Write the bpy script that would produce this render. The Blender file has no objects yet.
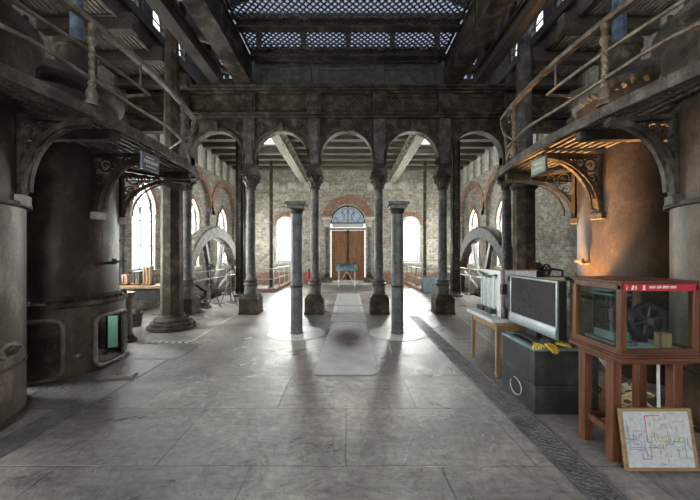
import bpy, math, random
from math import sin, cos, pi, sqrt, radians, atan2
from mathutils import Vector, Matrix, Euler
random.seed(7)
SC = bpy.context.scene
COL = SC.collection
F, CXP, HOR = 311.0, 348.0, 254.0
CAMZ = 1.6

# ------------------------------------------------------------------ helpers
class MB:
    """collects verts and faces, then links them as one mesh object"""
    def __init__(s): s.v = []; s.f = []
    def add(s, vs, fs):
        o = len(s.v); s.v += [tuple(p) for p in vs]; s.f += [tuple(i + o for i in f) for f in fs]
    def quad(s, a, b, c, d): s.add([a, b, c, d], [(0, 1, 2, 3)])
    def box(s, x0, x1, y0, y1, z0, z1, M=None):
        vs = [Vector(p) for p in ((x0,y0,z0),(x1,y0,z0),(x1,y1,z0),(x0,y1,z0),(x0,y0,z1),(x1,y0,z1),(x1,y1,z1),(x0,y1,z1))]
        if M is not None: vs = [M @ p for p in vs]
        s.add(vs, [(3,2,1,0),(4,5,6,7),(0,1,5,4),(1,2,6,5),(2,3,7,6),(3,0,4,7)])
    def cbox(s, c, d, rot=(0,0,0)):
        M = Matrix.Translation(c) @ Euler(rot).to_matrix().to_4x4()
        s.box(-d[0]/2, d[0]/2, -d[1]/2, d[1]/2, -d[2]/2, d[2]/2, M)
    def bar(s, a, b, w, h, up=(0,0,1)):
        a, b = Vector(a), Vector(b); t = (b-a).normalized(); up = Vector(up)
        if abs(t.dot(up)) > .98: up = Vector((1,0,0))
        sd = t.cross(up).normalized(); u = sd.cross(t)
        r = [sd*w/2*i + u*h/2*j for i, j in ((-1,-1),(1,-1),(1,1),(-1,1))]
        s.add([a+q for q in r] + [b+q for q in r], [(3,2,1,0),(4,5,6,7),(0,1,5,4),(1,2,6,5),(2,3,7,6),(3,0,4,7)])
    def sweep(s, path, w, h, side):
        side = Vector(side).normalized(); P = [Vector(p) for p in path]; n = len(P); vs = []; fs = []
        for i, p in enumerate(P):
            t = (P[min(i+1,n-1)] - P[max(i-1,0)]).normalized(); u = side.cross(t).normalized()
            for a, b in ((-1,-1),(1,-1),(1,1),(-1,1)): vs.append(p + side*w/2*a + u*h/2*b)
        for i in range(n-1):
            for k in range(4):
                a = i*4+k; b = i*4+(k+1)%4; fs.append((a, b, b+4, a+4))
        fs += [(3,2,1,0), tuple((n-1)*4+k for k in range(4))]
        s.add(vs, fs)
    def tube(s, path, r, n=8, closed=False):
        P = [Vector(p) for p in path]; m = len(P); vs = []; fs = []; prev = None
        for i, p in enumerate(P):
            if closed: t = (P[(i+1)%m] - P[i-1]).normalized()
            else: t = (P[min(i+1,m-1)] - P[max(i-1,0)]).normalized()
            if prev is None:
                a = Vector((0,0,1)) if abs(t.z) < .9 else Vector((1,0,0)); u = t.cross(a).normalized()
            else: u = (prev - t*prev.dot(t)).normalized()
            prev = u; w = t.cross(u); rr = r[i] if isinstance(r, (list, tuple)) else r
            vs += [p + (u*cos(2*pi*k/n) + w*sin(2*pi*k/n))*rr for k in range(n)]
        for i in range(m if closed else m-1):
            j = (i+1) % m
            for k in range(n): fs.append((i*n+k, i*n+(k+1)%n, j*n+(k+1)%n, j*n+k))
        if not closed: fs += [tuple(range(n))[::-1], tuple((m-1)*n+k for k in range(n))]
        s.add(vs, fs)
    def lathe(s, prof, c=(0,0,0), n=32, axis='z', a0=0.0, closed=False, cap=True):
        c = Vector(c); vs = []; fs = []; m = len(prof)
        def mp(r, t, z):
            x, y = r*cos(t), r*sin(t)
            return c + (Vector((x,y,z)) if axis == 'z' else Vector((z,x,y)) if axis == 'x' else Vector((x,z,y)))
        for (r, z) in prof:
            for k in range(n): vs.append(mp(max(r,1e-4), a0+2*pi*k/n, z))
        for i in range(m if closed else m-1):
            j = (i+1) % m
            for k in range(n): fs.append((i*n+k, i*n+(k+1)%n, j*n+(k+1)%n, j*n+k))
        if cap and not closed: fs += [tuple(range(n))[::-1], tuple((m-1)*n+k for k in range(n))]
        s.add(vs, fs)
    def prism(s, pts, P, d0, d1):
        """polygon of (u,v) extruded between depths d0 and d1 with the map P(u,v,d)"""
        n = len(pts); s.add([P(u,v,d0) for u,v in pts] + [P(u,v,d1) for u,v in pts],
            [tuple(range(n)), tuple(range(2*n-1, n-1, -1))] + [(i, i+n, (i+1)%n+n, (i+1)%n) for i in range(n)])
    def build(s, name, mat, parent=None, bevel=0, smooth=35):
        me = bpy.data.meshes.new(name); L = wloc(parent) if parent else Vector((0,0,0))
        me.from_pydata([tuple(Vector(p) - L) for p in s.v], [], s.f); me.update()
        import bmesh
        bm = bmesh.new(); bm.from_mesh(me); bmesh.ops.recalc_face_normals(bm, faces=bm.faces); bm.to_mesh(me); bm.free()
        me.materials.append(mat)
        if smooth: me.shade_smooth(); me.set_sharp_from_angle(angle=radians(smooth))
        o = bpy.data.objects.new(name, me); COL.objects.link(o)
        if parent: o.parent = parent
        if bevel:
            b = o.modifiers.new('edge', 'BEVEL'); b.width = bevel; b.segments = 2; b.limit_method = 'ANGLE'; b.angle_limit = radians(40)
        return o

def wloc(o):
    L = Vector((0,0,0))
    while o is not None: L = L + o.location; o = o.parent
    return L
def tag(o, label, cat, group=None):
    o['label'] = label; o['category'] = cat
    if group: o['group'] = group
    return o
def thing(name, loc, label, cat, group=None):
    o = bpy.data.objects.new(name, None); COL.objects.link(o); o.location = loc; o.empty_display_size = .2
    return tag(o, label, cat, group)
def struct(o, label=None):
    o['kind'] = 'structure'
    if label: o['label'] = label
    return o
def sroot(name, loc):
    o = bpy.data.objects.new(name, None); COL.objects.link(o); o.location = loc; o['kind'] = 'structure'
    return o
KIDS = {}
def dup(root, loc, label=None, rotz=None):
    r = root.copy(); COL.objects.link(r); r.location = loc
    if rotz is not None: r.rotation_euler = (0,0,rotz)
    if label: r['label'] = label
    def rec(a, b):
        for ch in [o for o in COL.objects if o.parent == a]:
            c = ch.copy(); COL.objects.link(c); c.parent = b; rec(ch, c)
    rec(root, r)
    return r

# ------------------------------------------------------------------ materials
def nt(name):
    m = bpy.data.materials.new(name); m.use_nodes = True; t = m.node_tree; t.nodes.clear()
    out = t.nodes.new('ShaderNodeOutputMaterial'); b = t.nodes.new('ShaderNodeBsdfPrincipled')
    t.links.new(b.outputs[0], out.inputs[0]); return m, t, b
def N(t, kind, **kw):
    n = t.nodes.new(kind)
    for k, v in kw.items():
        if k in n.inputs: n.inputs[k].default_value = v
        else: setattr(n, k, v)
    return n
def ramp(t, stops):
    r = t.nodes.new('ShaderNodeValToRGB'); e = r.color_ramp.elements
    while len(e) > 1: e.remove(e[0])
    e[0].position, e[0].color = stops[0][0], (*stops[0][1], 1)
    for p, c in stops[1:]:
        x = e.new(p); x.color = (*c, 1)
    return r
def mixc(t, a, b, fac, mode='MIX'):
    m = t.nodes.new('ShaderNodeMix'); m.data_type = 'RGBA'; m.blend_type = mode
    for s, v in ((m.inputs[6], a), (m.inputs[7], b), (m.inputs[0], fac)):
        if hasattr(v, 'is_output'): t.links.new(v, s)
        elif isinstance(v, tuple): s.default_value = (*v, 1)
        else: s.default_value = v
    return m.outputs[2]
def coords(t, swz=None):
    g = t.nodes.new('ShaderNodeTexCoord'); o = g.outputs['Object']
    if swz:
        s = t.nodes.new('ShaderNodeSeparateXYZ'); c = t.nodes.new('ShaderNodeCombineXYZ'); t.links.new(o, s.inputs[0])
        for i, ch in enumerate(swz): t.links.new(s.outputs['XYZ'.index(ch)], c.inputs[i])
        o = c.outputs[0]
    return o
def worn(name, c1, c2, c3, scale=3.0, rough=.6, metal=0.0, bump=.15, fine=40.0, spec=.4, stretch=None):
    m, t, b = nt(name); co = coords(t)
    if stretch:
        mp = N(t, 'ShaderNodeMapping'); mp.inputs['Scale'].default_value = stretch; t.links.new(co, mp.inputs[0]); co = mp.outputs[0]
    n = N(t, 'ShaderNodeTexNoise', Scale=scale, Detail=8.0, Roughness=.65); t.links.new(co, n.inputs['Vector'])
    r = ramp(t, [(.3, c1), (.5, c2), (.7, c3)]); t.links.new(n.outputs[0], r.inputs[0])
    n2 = N(t, 'ShaderNodeTexNoise', Scale=fine, Detail=4.0); t.links.new(co, n2.inputs['Vector'])
    r2 = ramp(t, [(.3, (.72,.72,.72)), (.7, (1.2,1.2,1.2))]); t.links.new(n2.outputs[0], r2.inputs[0])
    c = mixc(t, r.outputs[0], r2.outputs[0], 1.0, 'MULTIPLY'); t.links.new(c, b.inputs['Base Color'])
    b.inputs['Metallic'].default_value = metal; b.inputs['Specular IOR Level'].default_value = spec
    mr = N(t, 'ShaderNodeMapRange'); mr.inputs[3].default_value = max(rough-.15,.05); mr.inputs[4].default_value = min(rough+.15,1)
    t.links.new(n2.outputs[0], mr.inputs[0]); t.links.new(mr.outputs[0], b.inputs['Roughness'])
    if bump:
        bp = N(t, 'ShaderNodeBump', Strength=bump, Distance=.02); t.links.new(n2.outputs[0], bp.inputs['Height']); t.links.new(bp.outputs[0], b.inputs['Normal'])
    return m
def plain(name, c, rough=.5, metal=0.0, spec=.5):
    m, t, b = nt(name); b.inputs['Base Color'].default_value = (*c, 1); b.inputs['Roughness'].default_value = rough
    b.inputs['Metallic'].default_value = metal; b.inputs['Specular IOR Level'].default_value = spec
    n = N(t, 'ShaderNodeTexNoise', Scale=30.0, Detail=3.0); t.links.new(coords(t), n.inputs['Vector'])
    r = ramp(t, [(.3, tuple(x*.85 for x in c)), (.7, tuple(min(x*1.1,1) for x in c))]); t.links.new(n.outputs[0], r.inputs[0]); t.links.new(r.outputs[0], b.inputs['Base Color'])
    return m
def bricks(name, swz, c1, c2, mortar, bw=.23, rh=.078, dirt=(.3,.29,.27), dirt_amt=.6, mort=.012, bumpd=.015, white=None):
    m, t, b = nt(name); co = coords(t, swz)
    br = N(t, 'ShaderNodeTexBrick', Scale=1.0); br.inputs['Color1'].default_value = (*c1,1); br.inputs['Color2'].default_value = (*c2,1); br.inputs['Mortar'].default_value = (*mortar,1)
    br.inputs['Brick Width'].default_value = bw; br.inputs['Row Height'].default_value = rh; br.inputs['Mortar Size'].default_value = mort; br.inputs['Mortar Smooth'].default_value = .3; br.inputs['Bias'].default_value = 0
    t.links.new(co, br.inputs['Vector'])
    n = N(t, 'ShaderNodeTexNoise', Scale=1.1, Detail=9.0, Roughness=.7); t.links.new(co, n.inputs['Vector'])
    r = ramp(t, [(.38, (0,0,0)), (.66, (1,1,1))]); t.links.new(n.outputs[0], r.inputs[0])
    n2 = N(t, 'ShaderNodeTexNoise', Scale=9.0, Detail=6.0); t.links.new(co, n2.inputs['Vector'])
    r2 = ramp(t, [(.3, (.6,.6,.6)), (.7, (1.3,1.3,1.3))]); t.links.new(n2.outputs[0], r2.inputs[0])
    mm = N(t, 'ShaderNodeMath', operation='MULTIPLY'); t.links.new(r.outputs[0], mm.inputs[0]); mm.inputs[1].default_value = dirt_amt
    c = mixc(t, br.outputs[0], dirt, mm.outputs[0]); c = mixc(t, c, r2.outputs[0], 1.0, 'MULTIPLY'); t.links.new(c, b.inputs['Base Color'])
    b.inputs['Roughness'].default_value = .9; b.inputs['Specular IOR Level'].default_value = .2
    ad = N(t, 'ShaderNodeMath', operation='SUBTRACT'); t.links.new(n2.outputs[0], ad.inputs[0]); t.links.new(br.outputs['Fac'], ad.inputs[1])
    bp = N(t, 'ShaderNodeBump', Strength=.7, Distance=bumpd); t.links.new(ad.outputs[0], bp.inputs['Height']); t.links.new(bp.outputs[0], b.inputs['Normal'])
    return m
def wood(name, c1, c2, rough=.5, axis='Z', scale=1.0, spec=.4):
    m, t, b = nt(name); co = coords(t); mp = N(t, 'ShaderNodeMapping')
    sc = {'X': (1.2,14,14), 'Y': (14,1.2,14), 'Z': (14,14,1.2)}[axis]; mp.inputs['Scale'].default_value = tuple(q*scale for q in sc)
    t.links.new(co, mp.inputs[0]); n = N(t, 'ShaderNodeTexNoise', Scale=1.6, Detail=6.0, Distortion=.6); t.links.new(mp.outputs[0], n.inputs['Vector'])
    r = ramp(t, [(.3, c1), (.72, c2)]); t.links.new(n.outputs[0], r.inputs[0]); t.links.new(r.outputs[0], b.inputs['Base Color'])
    b.inputs['Roughness'].default_value = rough; b.inputs['Specular IOR Level'].default_value = spec
    bp = N(t, 'ShaderNodeBump', Strength=.1, Distance=.01); t.links.new(n.outputs[0], bp.inputs['Height']); t.links.new(bp.outputs[0], b.inputs['Normal'])
    return m
def glass(name, tint=(.92,.97,.95), refl=.10):
    m = bpy.data.materials.new(name); m.use_nodes = True; t = m.node_tree; t.nodes.clear()
    out = t.nodes.new('ShaderNodeOutputMaterial'); tr = t.nodes.new('ShaderNodeBsdfTransparent'); tr.inputs[0].default_value = (*tint,1)
    g = t.nodes.new('ShaderNodeBsdfGlossy'); g.inputs['Roughness'].default_value = .03; mx = t.nodes.new('ShaderNodeMixShader')
    ge = t.nodes.new('ShaderNodeNewGeometry'); dt = N(t, 'ShaderNodeVectorMath', operation='DOT_PRODUCT'); t.links.new(ge.outputs['Incoming'], dt.inputs[0]); t.links.new(ge.outputs['Normal'], dt.inputs[1])
    ab = N(t, 'ShaderNodeMath', operation='ABSOLUTE'); t.links.new(dt.outputs['Value'], ab.inputs[0]); su = N(t, 'ShaderNodeMath', operation='SUBTRACT'); su.inputs[0].default_value = 1.0; t.links.new(ab.outputs[0], su.inputs[1])
    fr = N(t, 'ShaderNodeMath', operation='POWER'); t.links.new(su.outputs[0], fr.inputs[0]); fr.inputs[1].default_value = 5.0
    ad = N(t, 'ShaderNodeMath', operation='MULTIPLY_ADD'); t.links.new(fr.outputs[0], ad.inputs[0]); ad.inputs[1].default_value = .7; ad.inputs[2].default_value = refl*.5
    t.links.new(ad.outputs[0], mx.inputs[0]); t.links.new(tr.outputs[0], mx.inputs[1]); t.links.new(g.outputs[0], mx.inputs[2]); t.links.new(mx.outputs[0], out.inputs[0])
    return m

M = {}
M['iron'] = worn('dark_cast_iron', (.013,.0105,.009), (.047,.037,.03), (.15,.118,.094), 4.5, .55, .15, .4, spec=.25)
M['iron_grey'] = worn('grey_painted_iron', (.03,.027,.026), (.085,.078,.075), (.2,.185,.172), 5, .48, .15, .35, spec=.3)
M['post_grey'] = worn('blue_grey_post_paint', (.065,.071,.073), (.135,.145,.147), (.24,.245,.24), 6, .45, .1, .25)
M['iron_brown'] = worn('brown_rusted_iron', (.016,.012,.0095), (.054,.039,.029), (.17,.125,.09), 4, .62, .1, .5, spec=.25)
M['rail'] = worn('worn_handrail_iron', (.10,.08,.065), (.2,.165,.14), (.33,.28,.24), 6, .5, .3, .2)
M['rail_rust'] = worn('rust_brown_handrail', (.075,.052,.038), (.16,.115,.085), (.30,.23,.175), 6, .5, .3, .2)
M['fascia'] = worn('worn_platform_edge', (.035,.029,.025), (.09,.075,.065), (.22,.185,.16), 6, .65, .1, .3, spec=.25)
M['tank'] = worn('boiler_plate_dark', (.016,.011,.0085), (.055,.038,.029), (.17,.125,.10), 2.4, .42, .25, .2, spec=.5, stretch=(1,1,.6))
M['tank_low'] = worn('boiler_plate_scuffed', (.026,.016,.011), (.095,.06,.042), (.27,.195,.15), 2.6, .45, .2, .2, stretch=(1,1,.7))
M['tank_rust'] = worn('boiler_plate_rusty', (.025,.016,.011), (.06,.036,.023), (.13,.078,.046), 2.0, .45, .2, .2, stretch=(1,1,.6))
M['lattice'] = worn('painted_lattice', (.035,.034,.036), (.075,.073,.077), (.14,.136,.14), 6, .6, .1, .1)
M['deck'] = worn('grating_iron', (.07,.058,.05), (.17,.142,.12), (.32,.275,.235), 6, .55, .2, .2)
M['plate'] = worn('floor_plate_metal', (.34,.32,.315), (.47,.45,.445), (.6,.58,.575), 2.2, .5, .1, .1)
M['timber'] = wood('old_timber', (.05,.04,.032), (.15,.125,.1), .8, 'X')
M['timber_dark'] = wood('dark_roof_timber', (.022,.018,.015), (.085,.068,.055), .8, 'Y')
M['timber_y'] = wood('old_timber_long', (.11,.095,.075), (.36,.32,.26), .85, 'Y')
M['boards'] = wood('ceiling_boards', (.09,.08,.07), (.24,.215,.185), .85, 'X')
M['door'] = wood('door_oak', (.2,.08,.035), (.44,.21,.1), .45, 'Z')
M['table'] = wood('table_pine', (.2,.115,.06), (.36,.22,.12), .5, 'Z')
M['case'] = wood('case_mahogany', (.06,.022,.011), (.18,.068,.034), .4, 'X')
M['case_z'] = wood('case_mahogany_upright', (.07,.025,.012), (.2,.075,.038), .4, 'Z')
M['gilt'] = wood('gilt_frame', (.2,.125,.06), (.36,.24,.12), .45, 'X')
M['brick_side'] = bricks('pale_brick_side', 'YZX', (.50,.455,.385), (.29,.262,.225), (.46,.43,.38), dirt=(.13,.115,.10), dirt_amt=.75)
M['brick_far'] = bricks('pale_stone_far', 'XZY', (.55,.485,.39), (.31,.275,.23), (.47,.435,.37), bw=.36, rh=.15, dirt=(.2,.175,.145), dirt_amt=.65, mort=.02, bumpd=.02)
M['brick_red'] = worn('red_brick_arch', (.16,.085,.06), (.30,.165,.115), (.43,.28,.21), 7, .85, 0, .4, 25)
M['stone'] = worn('pale_dressed_stone', (.32,.3,.27), (.5,.47,.42), (.65,.62,.57), 4, .85, 0, .3)
M['floor_brick'] = worn('red_kerb_brick', (.14,.075,.055), (.26,.15,.11), (.36,.25,.2), 8, .85, 0, .4)
M['glass'] = glass('clear_glass'); M['case_glass'] = glass('case_glass', (.90,.96,.95), .05)
M['sky_dim_glass'] = glass('sky_dim_roof_glass', (.55,.59,.66), .05); M['grey_glass'] = glass('grey_glass', (.35,.39,.42), .06); M['gable_dim_glass'] = glass('dim_gable_pane_glass', (.36,.40,.46), .06)  # roof and gable glass tinted to dim the sky seen through the gratings
M['black'] = worn('black_painted_wood', (.012,.012,.013), (.026,.027,.028), (.06,.06,.062), 3, .55, 0, .15)
M['rubber'] = plain('black_plastic', (.02,.02,.022), .4)
M['screen'] = plain('tv_screen_glass', (.035,.035,.036), .22)
M['silver'] = plain('silver_plastic', (.48,.52,.56), .35, .5)
M['white'] = plain('white_paint', (.75,.75,.73), .6)
M['paper'] = plain('diagram_paper', (.5,.5,.54), .7)
M['grey_board'] = worn('grey_board', (.42,.42,.44), (.56,.56,.58), (.66,.66,.68), 4, .6, 0, .05)
M['red'] = plain('red_paint', (.55,.02,.025), .45)
M['banner'] = plain('banner_red', (.42,.015,.03), .5)
M['brass'] = plain('aged_brass', (.42,.26,.12), .4, .7)
M['copper'] = worn('pinkish_copper', (.24,.13,.1), (.38,.24,.19), (.5,.36,.3), 9, .45, .4, .1)
M['orange'] = plain('orange_red_paint', (.55,.14,.06), .5)
M['green'] = plain('green_painted_panel', (.22,.5,.36), .6)
M['teal'] = worn('teal_model_paint', (.035,.055,.055), (.085,.115,.115), (.16,.2,.195), 9, .5, .1, .1)
M['bluegrey'] = worn('blue_grey_panel', (.10,.14,.16), (.17,.22,.24), (.25,.3,.32), 4, .5, 0, .05)
M['bluepipe'] = worn('blue_steel_pipe', (.05,.07,.11), (.12,.16,.24), (.3,.36,.46), 4, .35, .5, .1)
M['yellow'] = plain('yellow_cloth', (.62,.52,.08), .8); M['yellow2'] = plain('ochre_cloth', (.6,.36,.03), .8)
M['gold_rope'] = plain('tan_hose', (.62,.46,.27), .7)
M['plank'] = wood('floor_planks', (.26,.15,.08), (.5,.32,.18), .7, 'Y')
M['sign_blue'] = plain('blue_sign_paint', (.14,.16,.30), .5); M['sign_grey'] = plain('grey_sign_face', (.13,.12,.125), .6)
M['sign_green'] = plain('grey_green_sign', (.26,.29,.22), .6)
M['line_red'] = plain('line_red', (.42,.07,.07), .7); M['line_yellow'] = plain('line_yellow', (.55,.48,.14), .7)
M['line_blue'] = plain('line_blue', (.17,.22,.40), .7); M['line_green'] = plain('line_green', (.14,.3,.2), .7); M['line_grey'] = plain('line_grey', (.25,.25,.3), .7)
M['wheelbrown'] = worn('brown_flywheel_rim', (.02,.016,.014), (.055,.043,.038), (.11,.09,.08), 6, .65, .0, .2, spec=.15)
M['strip'] = worn('worn_chequer_plate', (.10,.095,.095), (.19,.18,.178), (.28,.27,.265), 5, .45, .2, .3)
M['wheelrim'] = worn('flywheel_rim_paint', (.06,.052,.043), (.17,.15,.125), (.31,.28,.245), 6, .6, 0, .2, spec=.2)
M['rail_pale'] = worn('pale_pipe_rail', (.28,.25,.22), (.45,.42,.38), (.6,.57,.53), 6, .45, .1, .1)
M['tape'] = plain('pale_tape', (.7,.66,.5), .6)

def floor_mat():
    m, t, b = nt('worn_stone_flags'); co = coords(t)
    mp = N(t, 'ShaderNodeMapping'); mp.inputs['Location'].default_value = (.72, -2.36, 0); t.links.new(co, mp.inputs[0])
    br = N(t, 'ShaderNodeTexBrick', Scale=1.0); br.inputs['Color1'].default_value = (.30,.283,.275,1); br.inputs['Color2'].default_value = (.21,.20,.198,1); br.inputs['Mortar'].default_value = (.15,.14,.13,1)
    br.inputs['Brick Width'].default_value = 1.44; br.inputs['Row Height'].default_value = .87; br.inputs['Mortar Size'].default_value = .008; br.inputs['Mortar Smooth'].default_value = .5
    ds = N(t, 'ShaderNodeTexNoise', Scale=2.5, Detail=3.0); t.links.new(co, ds.inputs['Vector'])
    vm = N(t, 'ShaderNodeVectorMath', operation='MULTIPLY_ADD'); t.links.new(ds.outputs['Color'], vm.inputs[0]); vm.inputs[1].default_value = (.03,.03,0); t.links.new(mp.outputs[0], vm.inputs[2])
    t.links.new(vm.outputs[0], br.inputs['Vector'])
    n = N(t, 'ShaderNodeTexNoise', Scale=.9, Detail=10.0, Roughness=.68, Distortion=.4); t.links.new(co, n.inputs['Vector'])
    r = ramp(t, [(.30, (.45,.44,.45)), (.45, (.9,.885,.87)), (.58, (1.15,1.13,1.1)), (.70, (1.9,1.86,1.8))]); t.links.new(n.outputs[0], r.inputs[0])
    c = mixc(t, br.outputs[0], r.outputs[0], 1.0, 'MULTIPLY')
    n2 = N(t, 'ShaderNodeTexNoise', Scale=14.0, Detail=8.0, Roughness=.7); t.links.new(co, n2.inputs['Vector'])
    r2 = ramp(t, [(.32, (.68,.67,.67)), (.5,(.97,.96,.95)), (.68, (1.3,1.28,1.25))]); t.links.new(n2.outputs[0], r2.inputs[0]); c = mixc(t, c, r2.outputs[0], 1.0, 'MULTIPLY')
    # slate like striations
    st = N(t, 'ShaderNodeMapping'); st.inputs['Scale'].default_value = (1.1,5.5,1); st.inputs['Rotation'].default_value = (0,0,.12); t.links.new(co, st.inputs[0])
    sn = N(t, 'ShaderNodeTexNoise', Scale=2.2, Detail=9.0, Roughness=.72, Distortion=1.0); t.links.new(st.outputs[0], sn.inputs['Vector'])
    sr = ramp(t, [(.33,(.74,.73,.725)),(.5,(1,.99,.98)),(.66,(1.24,1.225,1.2))]); t.links.new(sn.outputs[0], sr.inputs[0]); c = mixc(t, c, sr.outputs[0], 1.0, 'MULTIPLY')
    # fine dark veins and cracks in the flags
    vn = N(t, 'ShaderNodeTexNoise', Scale=1.7, Detail=5.0, Roughness=.6, Distortion=2.2); t.links.new(co, vn.inputs['Vector'])
    vr = ramp(t, [(.478,(1,1,1)),(.497,(.45,.43,.41)),(.503,(.45,.43,.41)),(.522,(1,1,1))]); t.links.new(vn.outputs[0], vr.inputs[0]); c = mixc(t, c, vr.outputs[0], .55, 'MULTIPLY')
    big = N(t, 'ShaderNodeTexNoise', Scale=.38, Detail=3.0, Distortion=.8); t.links.new(co, big.inputs['Vector'])
    bgr = ramp(t, [(.36,(.62,.62,.66)),(.5,(1,1,1)),(.64,(1.25,1.2,1.12))]); t.links.new(big.outputs[0], bgr.inputs[0]); c = mixc(t, c, bgr.outputs[0], 1.0, 'MULTIPLY')
    # ragged pale scuffs and rusty stains worn into the stone
    n3 = N(t, 'ShaderNodeTexNoise', Scale=.55, Detail=6.0, Roughness=.6, Distortion=1.2); mp3 = N(t, 'ShaderNodeMapping'); mp3.inputs['Location'].default_value = (4.2,1.1,0); t.links.new(co, mp3.inputs[0]); t.links.new(mp3.outputs[0], n3.inputs['Vector'])
    r3 = ramp(t, [(.60, (0,0,0)), (.72, (.55,.55,.55))]); t.links.new(n3.outputs[0], r3.inputs[0]); c = mixc(t, c, (.36,.27,.20), r3.outputs[0])
    t.links.new(c, b.inputs['Base Color'])
    mr = N(t, 'ShaderNodeMapRange'); mr.inputs[1].default_value = .3; mr.inputs[2].default_value = .7; mr.inputs[3].default_value = .2; mr.inputs[4].default_value = .48
    t.links.new(n.outputs[0], mr.inputs[0]); t.links.new(mr.outputs[0], b.inputs['Roughness']); b.inputs['Specular IOR Level'].default_value = .5
    wv = N(t, 'ShaderNodeTexNoise', Scale=5.0, Detail=9.0, Roughness=.75, Distortion=1.5); t.links.new(co, wv.inputs['Vector'])
    sb = N(t, 'ShaderNodeMath', operation='SUBTRACT'); t.links.new(wv.outputs[0], sb.inputs[0]); t.links.new(br.outputs['Fac'], sb.inputs[1])
    bp = N(t, 'ShaderNodeBump', Strength=.55, Distance=.03); t.links.new(sb.outputs[0], bp.inputs['Height']); t.links.new(bp.outputs[0], b.inputs['Normal'])
    return m
M['floor'] = floor_mat()
M['disc'] = worn('pale_floor_stone', (.42,.415,.40), (.58,.57,.55), (.72,.7,.67), 5, .4, 0, .3)
def plate_mat():
    m, t, b = nt('stained_floor_plate'); co = coords(t)
    n = N(t, 'ShaderNodeTexNoise', Scale=3.0, Detail=8.0); t.links.new(co, n.inputs['Vector'])
    r = ramp(t, [(.3,(.36,.345,.35)),(.7,(.54,.52,.52))]); t.links.new(n.outputs[0], r.inputs[0])
    mp = N(t, 'ShaderNodeMapping'); mp.inputs['Location'].default_value = (-.02,-.35,0); mp.inputs['Scale'].default_value = (2.3,1.0,1); t.links.new(co, mp.inputs[0])
    g = N(t, 'ShaderNodeTexGradient', gradient_type='SPHERICAL'); t.links.new(mp.outputs[0], g.inputs[0])
    ml = N(t, 'ShaderNodeMath', operation='MULTIPLY'); t.links.new(g.outputs[0], ml.inputs[0]); t.links.new(n.outputs[0], ml.inputs[1])
    r2 = ramp(t, [(.02,(0,0,0)),(.34,(1,1,1))]); t.links.new(ml.outputs[0], r2.inputs[0])
    c = mixc(t, r.outputs[0], (.10,.062,.075), r2.outputs[0]); t.links.new(c, b.inputs['Base Color']); b.inputs['Roughness'].default_value = .6
    return m
M['stained'] = plate_mat()

# ------------------------------------------------------------------ arches
def arch_pts(c, hw, spring, kind='round', n=16, off=0.0):
    if kind == 'round': return [(c - (hw+off)*cos(pi*i/n), spring + (hw+off)*sin(pi*i/n)) for i in range(n+1)]
    out = []; R = 2*hw + off; h = n//2
    am = math.acos(hw/R)
    for i in range(h+1):
        a = pi - am*i/h; out.append((c+hw+R*cos(a), spring+R*sin(a)))
    for i in range(1, h+1):
        a = am - am*i/h; out.append((c-hw+R*cos(a), spring+R*sin(a)))
    return out
def wall_mb(m, u0, u1, v0, v1, ops, P, depth, back=True):
    ops = sorted(ops, key=lambda o: o['c'])
    for d in ((0, depth) if back else (0,)):
        cur = u0
        R = lambda a, b, c, e: m.quad(P(a,c,d), P(b,c,d), P(b,e,d), P(a,e,d)) if b-a > 1e-5 and e-c > 1e-5 else None
        for o in ops:
            a, b = o['c']-o['hw'], o['c']+o['hw']
            R(cur, a, v0, v1); R(a, b, v0, o['sill'])
            pts = arch_pts(o['c'], o['hw'], o['spring'], o.get('kind','round'))
            for (ua, va), (ub, vb) in zip(pts, pts[1:]): m.quad(P(ua,va,d), P(ub,vb,d), P(ub,v1,d), P(ua,v1,d))
            cur = b
        R(cur, u1, v0, v1)
    for o in ops:
        a, b = o['c']-o['hw'], o['c']+o['hw']
        loop = [(a, o['sill'])] + arch_pts(o['c'], o['hw'], o['spring'], o.get('kind','round')) + [(b, o['sill'])]
        for i in range(len(loop)):
            if i == len(loop)-1 and o['sill'] <= v0 + 1e-6: continue
            (ua, va), (ub, vb) = loop[i], loop[(i+1) % len(loop)]
            m.quad(P(ua,va,0), P(ub,vb,0), P(ub,vb,depth), P(ua,va,depth))
    if back:
        for a, b, c, e in ((u0,v0,u0,v1),(u0,v1,u1,v1),(u1,v1,u1,v0)): m.quad(P(a,b,0), P(c,e,0), P(c,e,depth), P(a,b,depth))
def ring_mb(m, o, w, P, d0, d1, n=20, legs=0.0):
    k = o.get('kind','round'); a = arch_pts(o['c'], o['hw'], o['spring'], k, n); b = arch_pts(o['c'], o['hw'], o['spring'], k, n, w)
    if legs:
        c = o['c']; a = [(a[0][0], a[0][1]-legs)] + a + [(a[-1][0], a[-1][1]-legs)]; b = [(b[0][0], a[0][1])] + b + [(b[-1][0], a[-1][1])]
    n = len(a); vs = []
    for (p, q) in zip(a, b): vs += [P(*p,d0), P(*q,d0), P(*q,d1), P(*p,d1)]
    fs = []
    for i in range(n-1):
        for j in range(4): fs.append((i*4+j, i*4+(j+1)%4, (i+1)*4+(j+1)%4, (i+1)*4+j))
    fs += [(0,1,2,3), tuple((n-1)*4+j for j in (3,2,1,0))]
    m.add(vs, fs)
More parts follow.
